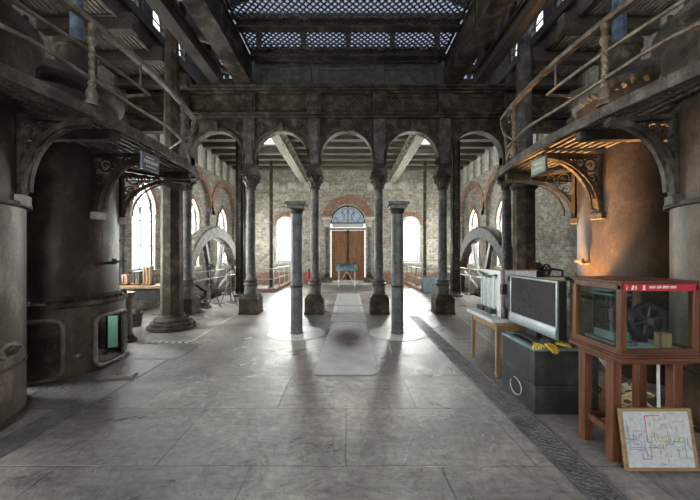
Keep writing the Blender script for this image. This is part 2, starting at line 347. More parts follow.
def voussoirs(m, o, w, P, d0, d1, n=20, gap=.12):
    """separate arch bricks around an opening"""
    k = o.get('kind','round'); n2 = n*4
    a = arch_pts(o['c'], o['hw'], o['spring'], k, n2); b = arch_pts(o['c'], o['hw'], o['spring'], k, n2, w)
    for i in range(n):
        i0, i1 = i*4, i*4+4
        L = lambda p, q, f: (p[0]+(q[0]-p[0])*f, p[1]+(q[1]-p[1])*f)
        A0, A1 = L(a[i0],a[i1],gap/2), L(a[i0],a[i1],1-gap/2); B0, B1 = L(b[i0],b[i1],gap/2), L(b[i0],b[i1],1-gap/2)
        m.prism([A0, B0, B1, A1], P, d0, d1)
def window_obj(name, o, P, d, frame_mat, mull=1, bars=2, fw=.05, loc=None, pane=True, pane_mat=None):
    a, b = o['c']-o['hw'], o['c']+o['hw']; k = o.get('kind','round')
    r = sroot(name, loc or P(o['c'], o['sill'], d))
    m = MB(); inner = dict(o); inner['hw'] = o['hw']-fw; ring_mb(m, inner, fw, P, d-.03, d+.03, legs=o['spring']-o['sill'])
    m.prism([(a,o['sill']),(b,o['sill']),(b,o['sill']+fw),(a,o['sill']+fw)], P, d-.04, d+.04); m.build('frame', frame_mat, r, smooth=35)
    m = MB(); top = max(v for u, v in arch_pts(o['c'], o['hw'], o['spring'], k))
    for i in range(1, mull+1):
        u = a + (b-a)*i/(mull+1); tp = o['spring'] + (top-o['spring'])*(.45 if mull == 1 and k != 'round' else sqrt(max(0,1-((u-o['c'])/o['hw'])**2)))
        m.prism([(u-.022,o['sill']),(u+.022,o['sill']),(u+.022,tp),(u-.022,tp)], P, d-.02, d+.02)
    for i in range(1, bars+1):
        v = o['sill'] + (o['spring']-o['sill'])*i/(bars+.35); m.prism([(a,v-.012),(b,v-.012),(b,v+.012),(a,v+.012)], P, d-.012, d+.012)
    if mull == 1 and k != 'round':
        for sg in (-1,1):
            sub = dict(c=o['c']+sg*o['hw']*.5, hw=o['hw']*.46-.02, spring=o['spring']-.05, kind='pointed'); ring_mb(m, sub, .03, P, d-.015, d+.015, n=10)
    m.build('tracery', frame_mat, r)
    if pane:
        m = MB(); pts = [(a,o['sill'])] + arch_pts(o['c'], o['hw'], o['spring'], k, 12) + [(b,o['sill'])]
        m.prism(pts, P, d-.003, d+.003); m.build('pane', pane_mat or M['glass'], r, smooth=0)
    return r
RAD_FAR, RAD_SIDE, RAD_REAR, SPOT, SKY, EXPO = 34.0, 28.0, 3.6, 1000.0, 1.35, 1.0
# ================================================================== SETTING
WX, WR, FY = 5.9, .13, 16.6
BAYS = [-5.05, -2.2, .65, 3.5, 6.35, 9.2, 12.05, 14.9]
# floor, with the two flywheel pits left open
m = MB(); xs = [-6.4, -5.62, -4.88, 4.88, 5.62, 6.4]; ys = [-7.4, 9.42, 15.0, 17.2]
for i in range(5):
    for j in range(3):
        if i in (1, 3) and j == 1: continue
        m.quad((xs[i],ys[j],0),(xs[i+1],ys[j],0),(xs[i+1],ys[j+1],0),(xs[i],ys[j+1],0))
for s in (-1, 1):
    a, b = sorted((s*4.88, s*5.62))
    m.quad((a,9.42,0),(a,15.0,0),(a,15.0,-2.2),(a,9.42,-2.2)); m.quad((b,9.42,0),(b,15.0,0),(b,15.0,-2.2),(b,9.42,-2.2))
    m.quad((a,9.42,0),(b,9.42,0),(b,9.42,-2.2),(a,9.42,-2.2)); m.quad((a,15.0,0),(b,15.0,0),(b,15.0,-2.2),(a,15.0,-2.2)); m.quad((a,9.42,-2.2),(b,9.42,-2.2),(b,15.0,-2.2),(a,15.0,-2.2))
floor = struct(m.build('floor', M['floor'], smooth=0))

nwin = 0
for s, nm in ((-1, 'wall_left'), (1, 'wall_right')):
    P = lambda u, v, d, s=s: Vector((s*(WX+d), u, v))
    ops = [dict(c=c, hw=1.25, sill=0.0, spring=3.5) for c in BAYS]
    m = MB(); wall_mb(m, -7.0, FY, 0, 6.45, ops, P, WR, back=False); w = struct(m.build(nm, M['brick_side'], smooth=30))
    m = MB()
    wins = [dict(c=c, hw=.52, sill=1.12, spring=2.85, kind='pointed') for k, c in enumerate(BAYS) if (s < 0 or k >= 6 or k < 4)]
    P2 = lambda u, v, d, s=s: Vector((s*(WX+WR+d), u, v))
    wall_mb(m, -7.0, FY, 0, 6.45, wins, P2, .3); struct(m.build('recess_panel', M['brick_side'], w, smooth=30))
    m = MB()
    for o in ops: voussoirs(m, o, .27, P, -.035, .03, 24)
    for o in wins: voussoirs(m, o, .16, P2, -.03, .02, 18)
    struct(m.build('brick_arch', M['brick_red'], w, smooth=0))
    m = MB()
    for o in ops:
        for u in (o['c']-1.42, o['c']+1.42): m.prism([(u-.17,3.3),(u+.17,3.3),(u+.17,3.5),(u-.17,3.5)], P, -.07, .02)
    for o in wins: m.prism([(o['c']-.65,.98),(o['c']+.65,.98),(o['c']+.65,1.12),(o['c']-.65,1.12)], P2, -.08, .1)
    struct(m.build('stone_trim', M['stone'], w, bevel=.01))
    m = MB()
    for k in range(11):
        y = 9.45+.81*k-.4
        if y < 16.3: m.prism([(y-.2,5.1),(y+.2,5.1),(y+.2,5.92),(y-.2,5.92)], P, -.06, .02)
    struct(m.build('pier_strip', M['stone'], w))
    for o in wins:
        nwin += 1; window_obj('window_%d' % nwin, o, P2, .14, M['iron_grey'])
# far wall with two windows and the door
PF = lambda u, v, d: Vector((u, FY+d, v))
DO = dict(c=0, hw=.94, sill=0.0, spring=3.28)
FW = [dict(c=-3.32, hw=.46, sill=1.17, spring=3.1), dict(c=3.32, hw=.46, sill=1.17, spring=3.1)]
m = MB(); wall_mb(m, -6.1, 6.1, 0, 6.5, [DO]+FW, PF, .45); far = struct(m.build('wall_far', M['brick_far'], smooth=30))
m = MB(); voussoirs(m, dict(DO, hw=.98), .45, PF, -.05, .05, 34)
for o in FW: voussoirs(m, o, .3, PF, -.04, .05, 22)
struct(m.build('brick_arch', M['brick_red'], far, smooth=0))
m = MB()
for o in FW:
    ring_mb(m, o, .07, PF, -.06, .1, legs=o['spring']-o['sill']); m.prism([(o['c']-.6,1.03),(o['c']+.6,1.03),(o['c']+.6,1.17),(o['c']-.6,1.17)], PF, -.1, .2)
for x in (-4.75,-3.9,-2.95,-2.1,-1.25,1.25,2.1,2.95,3.9,4.75): m.prism([(x-.22,5.08),(x+.22,5.08),(x+.22,5.42),(x-.22,5.42)], PF, -.07, .05)
struct(m.build('stone_trim', M['stone'], far, bevel=.012))
m = MB(); m.prism([(-6.0,0),(-1.5,0),(-1.5,.62),(-6.0,.62)], PF, -.06, .02); m.prism([(1.5,0),(6.0,0),(6.0,.62),(1.5,.62)], PF, -.06, .02)
struct(m.build('baseboard_far', M['floor_brick']))
for o in FW:
    nwin += 1; window_obj('window_%d' % nwin, o, PF, .22, M['iron_grey'], mull=0, bars=0)
# the door
d = sroot('door_1', (0, FY+.2, 0))
for s in (-1, 1):
    m = MB(); a, b = sorted((s*.02, s*.9)); yb = FY+.2
    rails = [.2, .34, 1.22, 1.36, 2.05, 2.18, 2.72, 2.88]
    for z0, z1 in zip(rails[::2], rails[1::2]): m.box(a, b, yb, yb+.07, z0, z1)
    for x in (a, b-.1): m.box(x, x+.1, yb, yb+.07, .2, 2.88)
    m.box(a, b, yb+.03, yb+.06, .2, 2.88)
    for z0, z1 in zip(rails[1::2], rails[2::2]): m.box(a+.17, b-.17, yb+.012, yb+.06, z0+.07, z1-.07)
    lf = m.build('door_leaf', M['door'], d, bevel=.008)
    m = MB(); m.tube([(s*.1, yb-.01, 1.42),(s*.1, yb-.06, 1.42),(s*.1, yb-.06, 1.6),(s*.1, yb-.01, 1.6)], .012); m.build('handle', M['brass'], lf)
m = MB(); m.box(-.035, .035, yb-.03, yb+.08, .2, 2.92); m.build('cover_strip', M['iron_brown'], d)
m = MB(); m.box(-.94, .94, yb-.06, yb+.1, 2.9, 3.0); m.build('transom', M['timber'], d)
m = MB(); m.box(-.86, .86, yb-.04, yb+.06, 3.03, 3.24); m.build('transom_panel', M['white'], d)
m = MB(); ring_mb(m, dict(c=0, hw=.86, spring=3.28), .08, PF, .16, .26); m.box(-.94, .94, yb-.04, yb+.06, 3.24, 3.30); m.box(-.02,.02, yb-.01, yb+.03, 3.28, 4.16)
for s in (-1, 1):
    for cx, cz, r in ((.43,3.62,.26),(.2,3.9,.16),(.66,3.42,.13)):
        m.tube([(s*cx+r*cos(2*pi*i/14), yb+.01, cz+r*sin(2*pi*i/14)) for i in range(14)], .014, 5, closed=True)
m.tube([(.3*cos(2*pi*i/16), yb+.01, 3.75+.36*sin(2*pi*i/16)) for i in range(16)], .014, 5, closed=True)
m.build('fanlight_tracery', M['iron'], d)
m = MB(); m.prism(arch_pts(0,.86,3.28), PF, .215, .222); m.build('pane', M['grey_glass'], d, smooth=0)
m = MB(); m.box(-1.5, 1.5, 15.85, 16.6, 0, .1); m.box(-.95, .95, 16.2, 16.85, .1, .2); struct(m.build('trim_1', M['stone'], bevel=.015))['label'] = 'stone door step'

# ceiling over the rear hall, boards with an open well each side
m = MB(); Z0, Z1 = 6.22, 6.3
m.box(-2.5, 2.5, 8.75, 13.3, Z0, Z1); m.box(-5.9, 5.9, 13.3, FY, Z0, Z1)
for s in (-1, 1):
    a, b = sorted((s*3.75, s*5.9)); m.box(a, b, 8.75, 13.3, Z0, Z1)
ceil = struct(m.build('ceiling', M['boards'], smooth=0))
# solid timber ceiling strip high over each front aisle
for s in (-1, 1):
    m = MB(); a, b = sorted((s*4.3, s*6.0)); m.box(a, b, 7.95, 8.7, 6.32, 6.4); m.box(a, b, -7.0, 4.6, 6.32, 6.4)
    struct(m.build('ceiling_left' if s < 0 else 'ceiling_right', M['boards'], smooth=0))
# upper storey side walls with small arched windows, above the outer girders
for s, nm in ((-1, 'wall_upper_left'), (1, 'wall_upper_right')):
    P = lambda u, v, dd, s=s: Vector((s*(4.3+dd), u, v))
    ops = [dict(c=c, hw=.3, sill=6.55, spring=7.05) for c in [-.2+.92*k for k in range(10)]]
    m = MB(); wall_mb(m, -7.0, 9.6, 6.12, 8.8, ops, P, .22); w = struct(m.build(nm, M['timber_dark'], smooth=30))
    m = MB(); m.prism([(-1.5,6.36),(8.7,6.36),(8.7,6.55),(-1.5,6.55)], P, -.1, .02); struct(m.build('sill_beam', M['timber_dark'], w))
    for o in ops:
        nwin += 1; window_obj('window_%d' % nwin, o, P, .1, M['iron_grey'], mull=0, bars=1, fw=.04)
m = MB()
for y in (-6, -3.6, -1.2, 1.2, 3.6, 6.0, 8.4):
    for s in (-1, 1): m.bar((s*4.4, y, 8.8), (0, y, 10.8), .16, .26)
for s in (-1, 1):
    for q in (.0, .33, .66, 1): m.bar((s*(4.4-4.4*q), -7, 8.8+2*q), (s*(4.4-4.4*q), 9.5, 8.8+2*q), .12, .14)
roof = struct(m.build('roof', M['timber_dark']))
m = MB()
for s in (-1, 1): m.add([(s*4.4,-7,8.93),(s*4.4,9.6,8.93),(0,9.6,10.95),(0,-7,10.95),(s*4.4,-7,8.95),(s*4.4,9.6,8.95),(0,9.6,10.97),(0,-7,10.97)], [(0,1,2,3),(4,5,6,7),(0,1,5,4),(1,2,6,5),(2,3,7,6),(3,0,4,7)])
struct(m.build('roof_glazing', M['sky_dim_glass'], roof, smooth=0))
# gable above the arcade, and the wall behind the camera with three tall windows added for fill light
PG = lambda u, v, d: Vector((u, 9.4+d, v)); GW = [dict(c=-3.4+1.36*k, hw=.64, sill=6.9, spring=8.2) for k in range(6)]  # unseen gable windows, added so the lattice ceiling shows bright sky
m = MB(); wall_mb(m, -4.3, 4.3, 6.6, 8.9, GW, PG, .2); m.bar((-4.3,9.5,8.95),(0,9.5,10.95),.2,.2); m.bar((4.3,9.5,8.95),(0,9.5,10.95),.2,.2); struct(m.build('wall_upper_far', M['timber_dark'], smooth=30))
for o in GW:
    nwin += 1; window_obj('window_%d' % nwin, o, PG, .1, M['iron_grey'], mull=0, bars=2, fw=.04, pane_mat=M['gable_dim_glass'])
m = MB(); m.prism([(-4.25,8.95),(4.25,8.95),(0,10.9)], PG, .08, .09); struct(m.build('gable_dim_glazing', M['gable_dim_glass'], roof, smooth=0))  # unseen pane added to grey the sky behind the nearest lattice
PB = lambda u, v, d: Vector((u, -7.0-d, v))
RWIN = [dict(c=x, hw=1.25, sill=1.3, spring=4.4) for x in (-3.7, 0, 3.7)]
m = MB(); wall_mb(m, -6.1, 6.1, 0, 8.9, RWIN, PB, .4); struct(m.build('wall_rear', M['brick_far'], smooth=30))
for o in RWIN:
    nwin += 1; window_obj('window_%d' % nwin, o, PB, .2, M['iron_grey'], mull=2, bars=3)

# ================================================================== IRONWORK
for k in range(9):
    y = 9.45+.81*k; m = MB(); m.box(-5.86, 5.86, y-.13, y+.13, 5.93, 6.22) if y > 13 else None
    if y <= 13:
        m.box(-2.55, 2.55, y-.13, y+.13, 5.93, 6.22)
        o = m.build('ceiling_joist', M['timber'], bevel=.01); tag(o, 'dark timber joist crossing the boarded ceiling behind the arches', 'joist', 'joists under the rear ceiling')
        for s in (-1, 1):
            m = MB(); a, b = sorted((s*3.7, s*5.86)); m.box(a, b, y-.13, y+.13, 5.93, 6.22)
            o = m.build('ceiling_joist', M['timber'], bevel=.01)
            tag(o, 'short dark joist resting on the side wall beside the open well, %s' % ('tripod side' if s < 0 else 'display case side'), 'joist', 'short joists, %s' % ('tripod side' if s < 0 else 'display case side'))
    else:
        o = m.build('ceiling_joist', M['timber'], bevel=.01); tag(o, 'full width dark joist near the far stone wall', 'joist', 'full width joists by the far wall')

def lattice_girder(name, x, y0, y1, z0, z1, w, mat, label, cat='girder', pitch=.45):
    t = thing(name, (x, y0, z0), label, cat)
    m = MB(); m.box(x-w/2, x+w/2, y0, y1, z0, z0+.06); m.build('bottom_flange', mat, t, bevel=.006)
    m = MB(); m.box(x-w/2, x+w/2, y0, y1, z1-.06, z1); m.build('top_flange', mat, t, bevel=.006)
    m = MB(); n = int((y1-y0)/pitch); st = (y1-y0)/n
    for i in range(n):
        a, b = y0+st*i, y0+st*(i+1)
        for dx in (-w*.28, w*.28):
            m.bar((x+dx, a, z0+.06), (x+dx, b, z1-.06), .02, .07, (1,0,0)); m.bar((x+dx, b, z0+.06), (x+dx, a, z1-.06), .02, .07, (1,0,0))
    m.build('lattice', mat, t, smooth=0)
    return t
lattice_girder('lattice_girder', -2.38, 9.0, 16.55, 5.42, 5.9, .34, M['timber_y'], 'pale lattice girder under the rear ceiling, on the fire extinguisher side')
lattice_girder('lattice_girder', 2.38, 9.0, 16.55, 5.42, 5.9, .34, M['timber_y'], 'pale lattice girder under the rear ceiling, running back above the leaning blue grey panel')

# arcade columns
def arcade_column():
    X, Y = 0, 0; t = thing('arcade_column', (0,0,0), '', 'column', 'columns of the cast iron arcade')
    m = MB(); m.box(-.25,.25,-.25,.25,0,.42); m.box(-.265,.265,-.265,.265,0,.06)
    m.add([(-.25,-.25,.42),(.25,-.25,.42),(.25,.25,.42),(-.25,.25,.42),(-.18,-.18,.52),(.18,-.18,.52),(.18,.18,.52),(-.18,.18,.52)], [(0,1,5,4),(1,2,6,5),(2,3,7,6),(3,0,4,7),(4,5,6,7)])
    m.build('plinth', M['iron_brown'], t, bevel=.012)
    m = MB(); m.lathe([(.18,.5),(.185,.55),(.17,.58),(.17,.74),(.19,.76),(.2,.79),(.19,.82),(.155,.835),(.155,.86),(.175,.875),(.175,.905),(.15,.92),(.125,.95)], n=28); m.build('base_moulding', M['iron_grey'], t)
    m = MB(); prof = [(.122,.95),(.118,2.0),(.11,3.36)]; m.lathe(prof, n=28); m.build('shaft', M['iron_grey'], t)
    m = MB(); m.lathe([(.12,3.34),(.14,3.36),(.14,3.39),(.115,3.41),(.125,3.5),(.16,3.6),(.2,3.68),(.2,3.7)], n=28)
    for ring, (r0, z0, z1, n) in enumerate(((.125,3.42,3.58,8),(.14,3.52,3.70,8))):
        for k in range(n):
            a = 2*pi*(k+.5*ring)/n; c, sn = cos(a), sin(a); pth = [(c*r, sn*r, z) for r, z in ((r0,z0),(r0+.03,z0+.06),(r0+.06,z1-.03),(r0+.095,z1),(r0+.1,z1-.03),(r0+.075,z1-.05))]
            m.sweep(pth, .07, .018, (-sn, c, 0))
    for k in range(4):
        a = pi/4+pi/2*k; m.lathe([(.001,-.02),(.04,-.02),(.04,.02),(.001,.02)], (cos(a)*.225, sin(a)*.225, 3.66), 10, 'x')
    m.box(-.22,.22,-.22,.22,3.70,3.77); m.box(-.2,.2,-.2,.2,3.77,3.83); m.build('capital', M['iron'], t, bevel=.005)
    m = MB(); m.box(-.17,.17,-.17,.17,3.83,4.0); m.build('impost_block', M['iron'], t, bevel=.008)
    return t
AX = [-.03+1.735*(k-2.5) for k in range(6)]; AY = 8.45
acol = arcade_column()
albl = ['first cast iron arcade column, standing by the red and black machine on the floor', 'dark arcade column between the two tripods and the nearer capped post', 'dark arcade column just before the red fire extinguisher, left of the wooden doors',
        'dark arcade column just to the right of the wooden doors', 'dark arcade column beside the leaning blue grey panel', 'arcade column mostly hidden behind the tall iron column of the green sign gallery']
for k in range(6):
    if k == 0: acol.location = (AX[0], AY, 0); acol['label'] = albl[0]
    else: dup(acol, (AX[k], AY, 0), albl[k])

# arcade screen
t = thing('arcade_screen', (0, AY, 4), 'dark cast iron arcade screen of round arches, panelled frieze and cornice across the hall', 'arcade')
PA = lambda u, v, dd: Vector((u, AY-.15+dd, v))
ops = [dict(c=-.03+1.735*k, hw=.68, sill=4.0, spring=4.19) for k in range(-2, 3)]
m = MB(); wall_mb(m, AX[0]-.18, AX[-1]+.18, 4.0, 5.22, ops, PA, .18); m.box(-5.86, AX[0]-.18, AY-.1, AY+.1, 4.9, 5.22); m.box(AX[-1]+.18, 5.86, AY-.1, AY+.1, 4.9, 5.22); m.build('spandrel_panel', M['iron'], t, smooth=30)
m = MB()
for o in ops: ring_mb(m, o, .07, PA, -.05, .2, 24, legs=.19)
m.build('arch_moulding', M['iron_brown'], t)
for o in ops:
    for s in (-1, 1):
        m = MB(); cx = o['c']+s*.6
        m.tube([(cx+.11*cos(2*pi*i/14), AY-.165, 4.95+.11*sin(2*pi*i/14)) for i in range(14)], .016, 5, closed=True)
        m.tube([(cx-s*.05+.05*cos(2*pi*i/10), AY-.165, 4.74+.05*sin(2*pi*i/10)+.02) for i in range(10)], .012, 5, closed=True)
        m.build('spandrel_ornament', M['iron_brown'], t)
    m = MB(); m.sweep([(o['c'], AY-.17, 4.85),(o['c'],AY-.19,4.95),(o['c'],AY-.22,5.08)], .1, .08, (1,0,0))
    m.build('keystone', M['iron_brown'], t)
for x in AX:
    m = MB(); m.box(x-.15, x+.15, AY-.2, AY-.15, 4.0, 5.2); m.box(x-.09, x+.09, AY-.215, AY-.2, 4.1, 5.1); m.build('pilaster', M['iron_grey'], t, bevel=.006)
m = MB(); m.box(-5.86, 5.86, AY-.26, AY+.2, 5.2, 5.27); m.box(-5.86, 5.86, AY-.31, AY+.2, 5.27, 5.33); m.build('string_moulding', M['iron'], t, bevel=.01)
m = MB(); m.box(-5.86, 5.86, AY-.17, AY+.15, 5.33, 5.86)
ex = [-5.8] + AX + [5.8]
for a, b in zip(ex, ex[1:]):
    a, b = a+.2, b-.2
    for z0, z1 in ((5.4,5.44),(5.76,5.8)): m.box(a, b, AY-.2, AY-.17, z0, z1)
    for x in (a, b-.04): m.box(x, x+.04, AY-.2, AY-.17, 5.4, 5.8)
m.build('frieze', M['iron_brown'], t, bevel=.005)
for a, b in ((AX[2]+.62, AX[3]-.2), (AX[3]+.3, AX[4]-.3), (AX[4]+.3, AX[4]+.75)):
    m = MB(); n = max(3, int((b-a)/.11))
    for i in range(n):
        for j in range(3):
            x, z = a+(b-a)*(i+.5)/n, 5.49+.11*j; m.tube([(x+.045*cos(2*pi*q/8), AY-.178, z+.045*sin(2*pi*q/8)) for q in range(8)], .009, 4, closed=True)
    m.build('pierced_ornament', M['iron_grey'], t)
for x in AX:
    m = MB(); m.box(x-.19, x+.19, AY-.26, AY-.165, 5.33, 5.86); m.box(x-.12, x+.12, AY-.285, AY-.26, 5.4, 5.79); m.build('frieze_pilaster', M['iron'], t, bevel=.008)
m = MB()
for k, (z0, z1, pr) in enumerate(((5.86,5.92,.24),(5.92,5.97,.30),(5.97,6.03,.36))): m.box(-5.86, 5.86, AY-pr, AY+.2, z0, z1)
m.build('cornice', M['iron'], t, bevel=.012)
m = MB(); m.box(-2.95, 2.95, AY-.05, AY+.05, 6.03, 6.95)
for a, b in ((-2.4,-.98),(-.76,.76),(.98,2.4)):
    for z0, z1 in ((6.1,6.15),(6.56,6.61)): m.box(a, b, AY-.09, AY-.05, z0, z1)
    for x in (a, b-.05): m.box(x, x+.05, AY-.09, AY-.05, 6.1, 6.61)
for x in (-.87, .87): m.box(x-.08, x+.08, AY-.1, AY-.05, 6.03, 6.68)
m.build('attic_panel', M['lattice'], t, bevel=.006)

# long girders of the front bay and the struts between them
def plate_girder(x, w, z0, z1, label, mat):
    t = thing('roof_girder', (x, .3, z0), label, 'girder'); y0, y1 = .3, 8.2
    m = MB(); m.box(x-.03, x+.03, y0, y1, z0+.05, z1-.05); m.box(x-w/2+.03, x+w/2-.03, y0, y1, z0+.08, z1-.08); m.build('web', mat, t)
    m = MB(); m.box(x-w/2, x+w/2, y0, y1, z0, z0+.06); m.build('bottom_flange', M['iron'], t, bevel=.008)
    m = MB(); m.box(x-w/2, x+w/2, y0, y1, z1-.06, z1); m.build('top_flange', M['iron'], t, bevel=.008)
    m = MB()
    for i in range(9):
        for s in (-1, 1): m.box(x+s*w*.5-.03*(s > 0)-.0*(s < 0), x+s*w*.5+.03*(s < 0), .8+i*.9, .86+i*.9, z0+.06, z1-.06)
    m.build('stiffener', M['iron'], t); return t
plate_girder(-2.72, .42, 6.04, 6.72, 'deep dark roof girder along the grating edge, above the boilers with the blue sign', M['iron'])
plate_girder(2.72, .42, 6.04, 6.72, 'deep dark roof girder along the grating edge, above the orange lit boiler', M['iron'])
for s in (-1, 1):
    side = 'blue sign side' if s < 0 else 'display case side'
    t = thing('outer_girder', (s*3.42, .3, 6.04), 'outer timber roof beam beside the top of the tall iron column, %s' % side, 'beam')
    m = MB(); m.box(s*3.42-.14, s*3.42+.14, .3, 8.2, 6.04, 6.3); m.build('beam_body', M['timber_dark'], t, bevel=.015)
    m = MB(); m.box(s*3.42-.17, s*3.42+.17, .3, 8.2, 6.3, 6.36); m.build('cap_board', M['timber'], t)
    for k in range(7):
        y = 1.0+1.12*k
        t = thing('roof_strut', (s*2.95, y, 6.2), 'curved iron strut between girder and beam, %s of the roof' % side, 'strut', 'curved struts between the girders, ' + side)
        m = MB(); m.sweep([(s*(2.95+.32*sin(pi/2*i/8)), y, 6.12+.55*(1-cos(pi/2*i/8))) for i in range(9)], .1, .07, (0,1,0)); m.build('curved_bar', M['iron'], t)
        m = MB(); m.bar((s*2.95, y, 6.66), (s*3.3, y+.75, 6.4), .12, .05); m.build('diagonal_bar', M['timber_dark'], t)
        m = MB(); m.lathe([(.05,-.07),(.08,-.05),(.08,.05),(.05,.07)], (s*3.1, y, 6.2), 14, 'y'); m.build('boss', M['iron_brown'], t)

# ceiling gratings, with joists between
def grating_panel(x0, x1, y0, y1, z, label, group=None, pitch=.105, th=.016):
    t = thing('ceiling_grating', ((x0+x1)/2, y0, z), label, 'grating', group)
    m = MB()
    for s in (-1, 1):
        c = y0 - (x1-x0) if s > 0 else y0
        k = 0; Lx, Ly = x1-x0, y1-y0; d = pitch*sqrt(2)
        q = -Lx - Ly
        while q < Lx + Ly:
            # line  v = s*(u) + q within [0,Lx]x[0,Ly]
            u0, u1 = (max(0,-q), min(Lx, Ly-q)) if s > 0 else (max(0, q-Ly), min(Lx, q))
            if u1-u0 > .02:
                m.bar((x0+u0, y0+s*u0+q, z+(.0 if s > 0 else th)), (x0+u1, y0+s*u1+q, z+(.0 if s > 0 else th)), .034, th)
            q += d
    m.build('lattice_bars', M['lattice'], t, smooth=0)
    m = MB(); m.box(x0, x1, y0, y0+.05, z-.02, z+.04); m.box(x0, x1, y1-.05, y1, z-.02, z+.04); m.box(x0, x0+.05, y0, y1, z-.02, z+.04); m.box(x1-.05, x1, y0, y1, z-.02, z+.04); m.build('edge_frame', M['iron'], t)
    return t
gj = [.75, 1.8, 2.85, 3.9, 4.9, 5.9, 6.935, 7.95]
glab = ['high ceiling grating over the near end of the hall', 'high ceiling grating second from the near end', 'high ceiling grating third from the near end', 'high ceiling grating fourth from the near end', 'high ceiling grating just outside the top of the photo', 'widest visible diamond lattice ceiling grating, at the top of the photo', 'middle diamond lattice ceiling grating between the two joists']
edges = gj + [8.38]
for k in range(len(gj)):
    y0, y1 = edges[k]+.12, edges[k+1]-.02
    if k < len(gj)-1: y1 = edges[k+1]-.12
    if y1 - y0 < .2: continue
    grating_panel(-2.49, 2.49, y0, y1, 6.74, (glab + ['narrowest diamond lattice ceiling grating, just above the arcade attic panel'])[k])
for k, y in enumerate(gj):
    t = thing('grating_beam', (0, y, 6.5), {6: 'riveted joist across the ceiling grating, first from the top of the photo', 7: 'riveted joist across the ceiling grating, nearest the arcade attic panel'}.get(k, 'riveted joist carrying the ceiling gratings near the front'), 'joist', None if k > 5 else 'front grating joists')
    m = MB(); m.box(-2.49, 2.49, y-.1, y+.1, 6.6, 6.63); m.build('bottom_flange', M['iron'], t, bevel=.006)
    m = MB()
    for i in range(46):
        a = -2.49+4.98*i/46; b = a+4.98/46
        for yy in (y-.085,): m.bar((a, yy, 6.63), (b, yy, 6.73), .012, .03, (0,1,0)); m.bar((b, yy, 6.63), (a, yy, 6.73), .012, .03, (0,1,0))
    m.box(-2.49, 2.49, y-.02, y+.02, 6.62, 6.74); m.build('lattice_web', M['lattice'], t, smooth=0)
    m = MB(); m.box(-2.49, 2.49, y-.1, y+.1, 6.73, 6.77); m.build('top_flange', M['iron'], t, bevel=.006)

# aisle ceiling gratings (slats) on both sides
for s in (-1, 1):
    side = 'above the boilers with the blue sign' if s < 0 else 'above the orange lit boiler'
    for k, (y0, y1) in enumerate(((4.75,5.75),(6.1,6.75),(7.0,7.7))):
        a, b = sorted((s*4.35, s*5.7)); t = thing('aisle_grating', ((a+b)/2, y0, 6.05), ['nearer','middle','last'][k] + ' slatted aisle ceiling grating ' + side, 'grating')
        m = MB(); n = 15
        for i in range(n): x = a+(b-a)*(i+.5)/n; m.box(x-.027, x+.027, y0, y1, 6.05, 6.09)
        m.build('slats', M['deck'], t, smooth=0)
        m = MB(); m.box(a, b, y0-.05, y0, 6.02, 6.12); m.box(a, b, y1, y1+.05, 6.02, 6.12); m.box(a-.05, a, y0-.05, y1+.05, 6.02, 6.12); m.box(b, b+.05, y0-.05, y1+.05, 6.02, 6.12); m.build('edge_frame', M['iron'], t)
    for k, y in enumerate((4.45, 5.93, 6.88, 7.88)):
        a, b = sorted((s*4.05, s*5.85)); m = MB(); m.box(a, b, y-.1, y+.1, 5.82, 6.14)
        tag(m.build('aisle_beam', M['timber_dark'], bevel=.015), ['near','second','third','last'][k] + ' dark cross beam under the aisle gratings ' + side, 'beam')
# tall iron columns at the gallery ends
for s in (-1, 1):
    X, Y = s*3.82, 6.75
    t = thing('tall_column', (X, Y, 0), 'tall dark iron column with stepped round base, rising past the end of the %s' % ('gallery with the blue sign' if s < 0 else 'gallery with the green sign'), 'column')
    m = MB(); m.lathe([(.47,0),(.48,.03),(.47,.075),(.41,.08),(.42,.12),(.41,.155),(.345,.16),(.36,.19),(.345,.225),(.27,.24),(.25,.3)], (X,Y,0), 40); m.build('base', M['iron'], t)
    m = MB(); m.lathe([(.225,.28),(.215,3.0)], (X,Y,0), 8, a0=pi/8); m.build('lower_shaft', M['iron_brown'], t, bevel=.01)
    m = MB(); m.lathe([(.22,2.98),(.27,3.02),(.27,3.08),(.22,3.14),(.2,3.2)], (X,Y,0), 28); m.build('collar', M['iron'], t)
    m = MB(); m.lathe([(.185,3.18),(.125,6.78)], (X,Y,0), 8, a0=pi/8); m.build('upper_shaft', M['iron_brown'] if s < 0 else M['iron_grey'], t, bevel=.008)
    m = MB(); m.lathe([(.13,6.76),(.2,6.8),(.215,6.86),(.2,6.92),(.13,6.96),(.12,8.4)], (X,Y,0), 24); m.build('top_ring', M['iron_grey'], t)

# rear square posts and thin stanchions
for s in (-1, 1):
    X, Y = s*4.07, 11.8
    t = thing('square_post', (X, Y, 0), 'dark square iron post on a round foot, close behind the arcade on the %s' % ('tripod side' if s < 0 else 'instrument side'), 'post')
    m = MB(); m.lathe([(.27,0),(.27,.07),(.2,.1),(.2,.16)], (X,Y,0), 24); m.build('foot', M['iron_grey'], t)
    m = MB(); m.box(X-.15, X+.15, Y-.06, Y+.06, .12, 5.92); m.box(X-.06, X+.06, Y-.15, Y+.15, .12, 5.92); m.box(X-.15,X-.12,Y-.12,Y+.12,.12,5.92); m.box(X+.12,X+.15,Y-.12,Y+.12,.12,5.92); m.build('post_shaft', M['iron'], t, bevel=.006)
    X, Y = s*3.56, 14.4
    t = thing('stanchion', (X, Y, 0), 'slim brown iron stanchion beside the arched window, %s' % ('fire extinguisher side' if s < 0 else 'blue grey panel side'), 'post')
    m = MB(); m.lathe([(.16,0),(.16,.05),(.11,.08)], (X,Y,0), 18); m.build('foot', M['iron'], t)
    m = MB(); m.lathe([(.085,.06),(.075,5.9)], (X,Y,0), 18); m.build('shaft', M['iron_brown'], t)

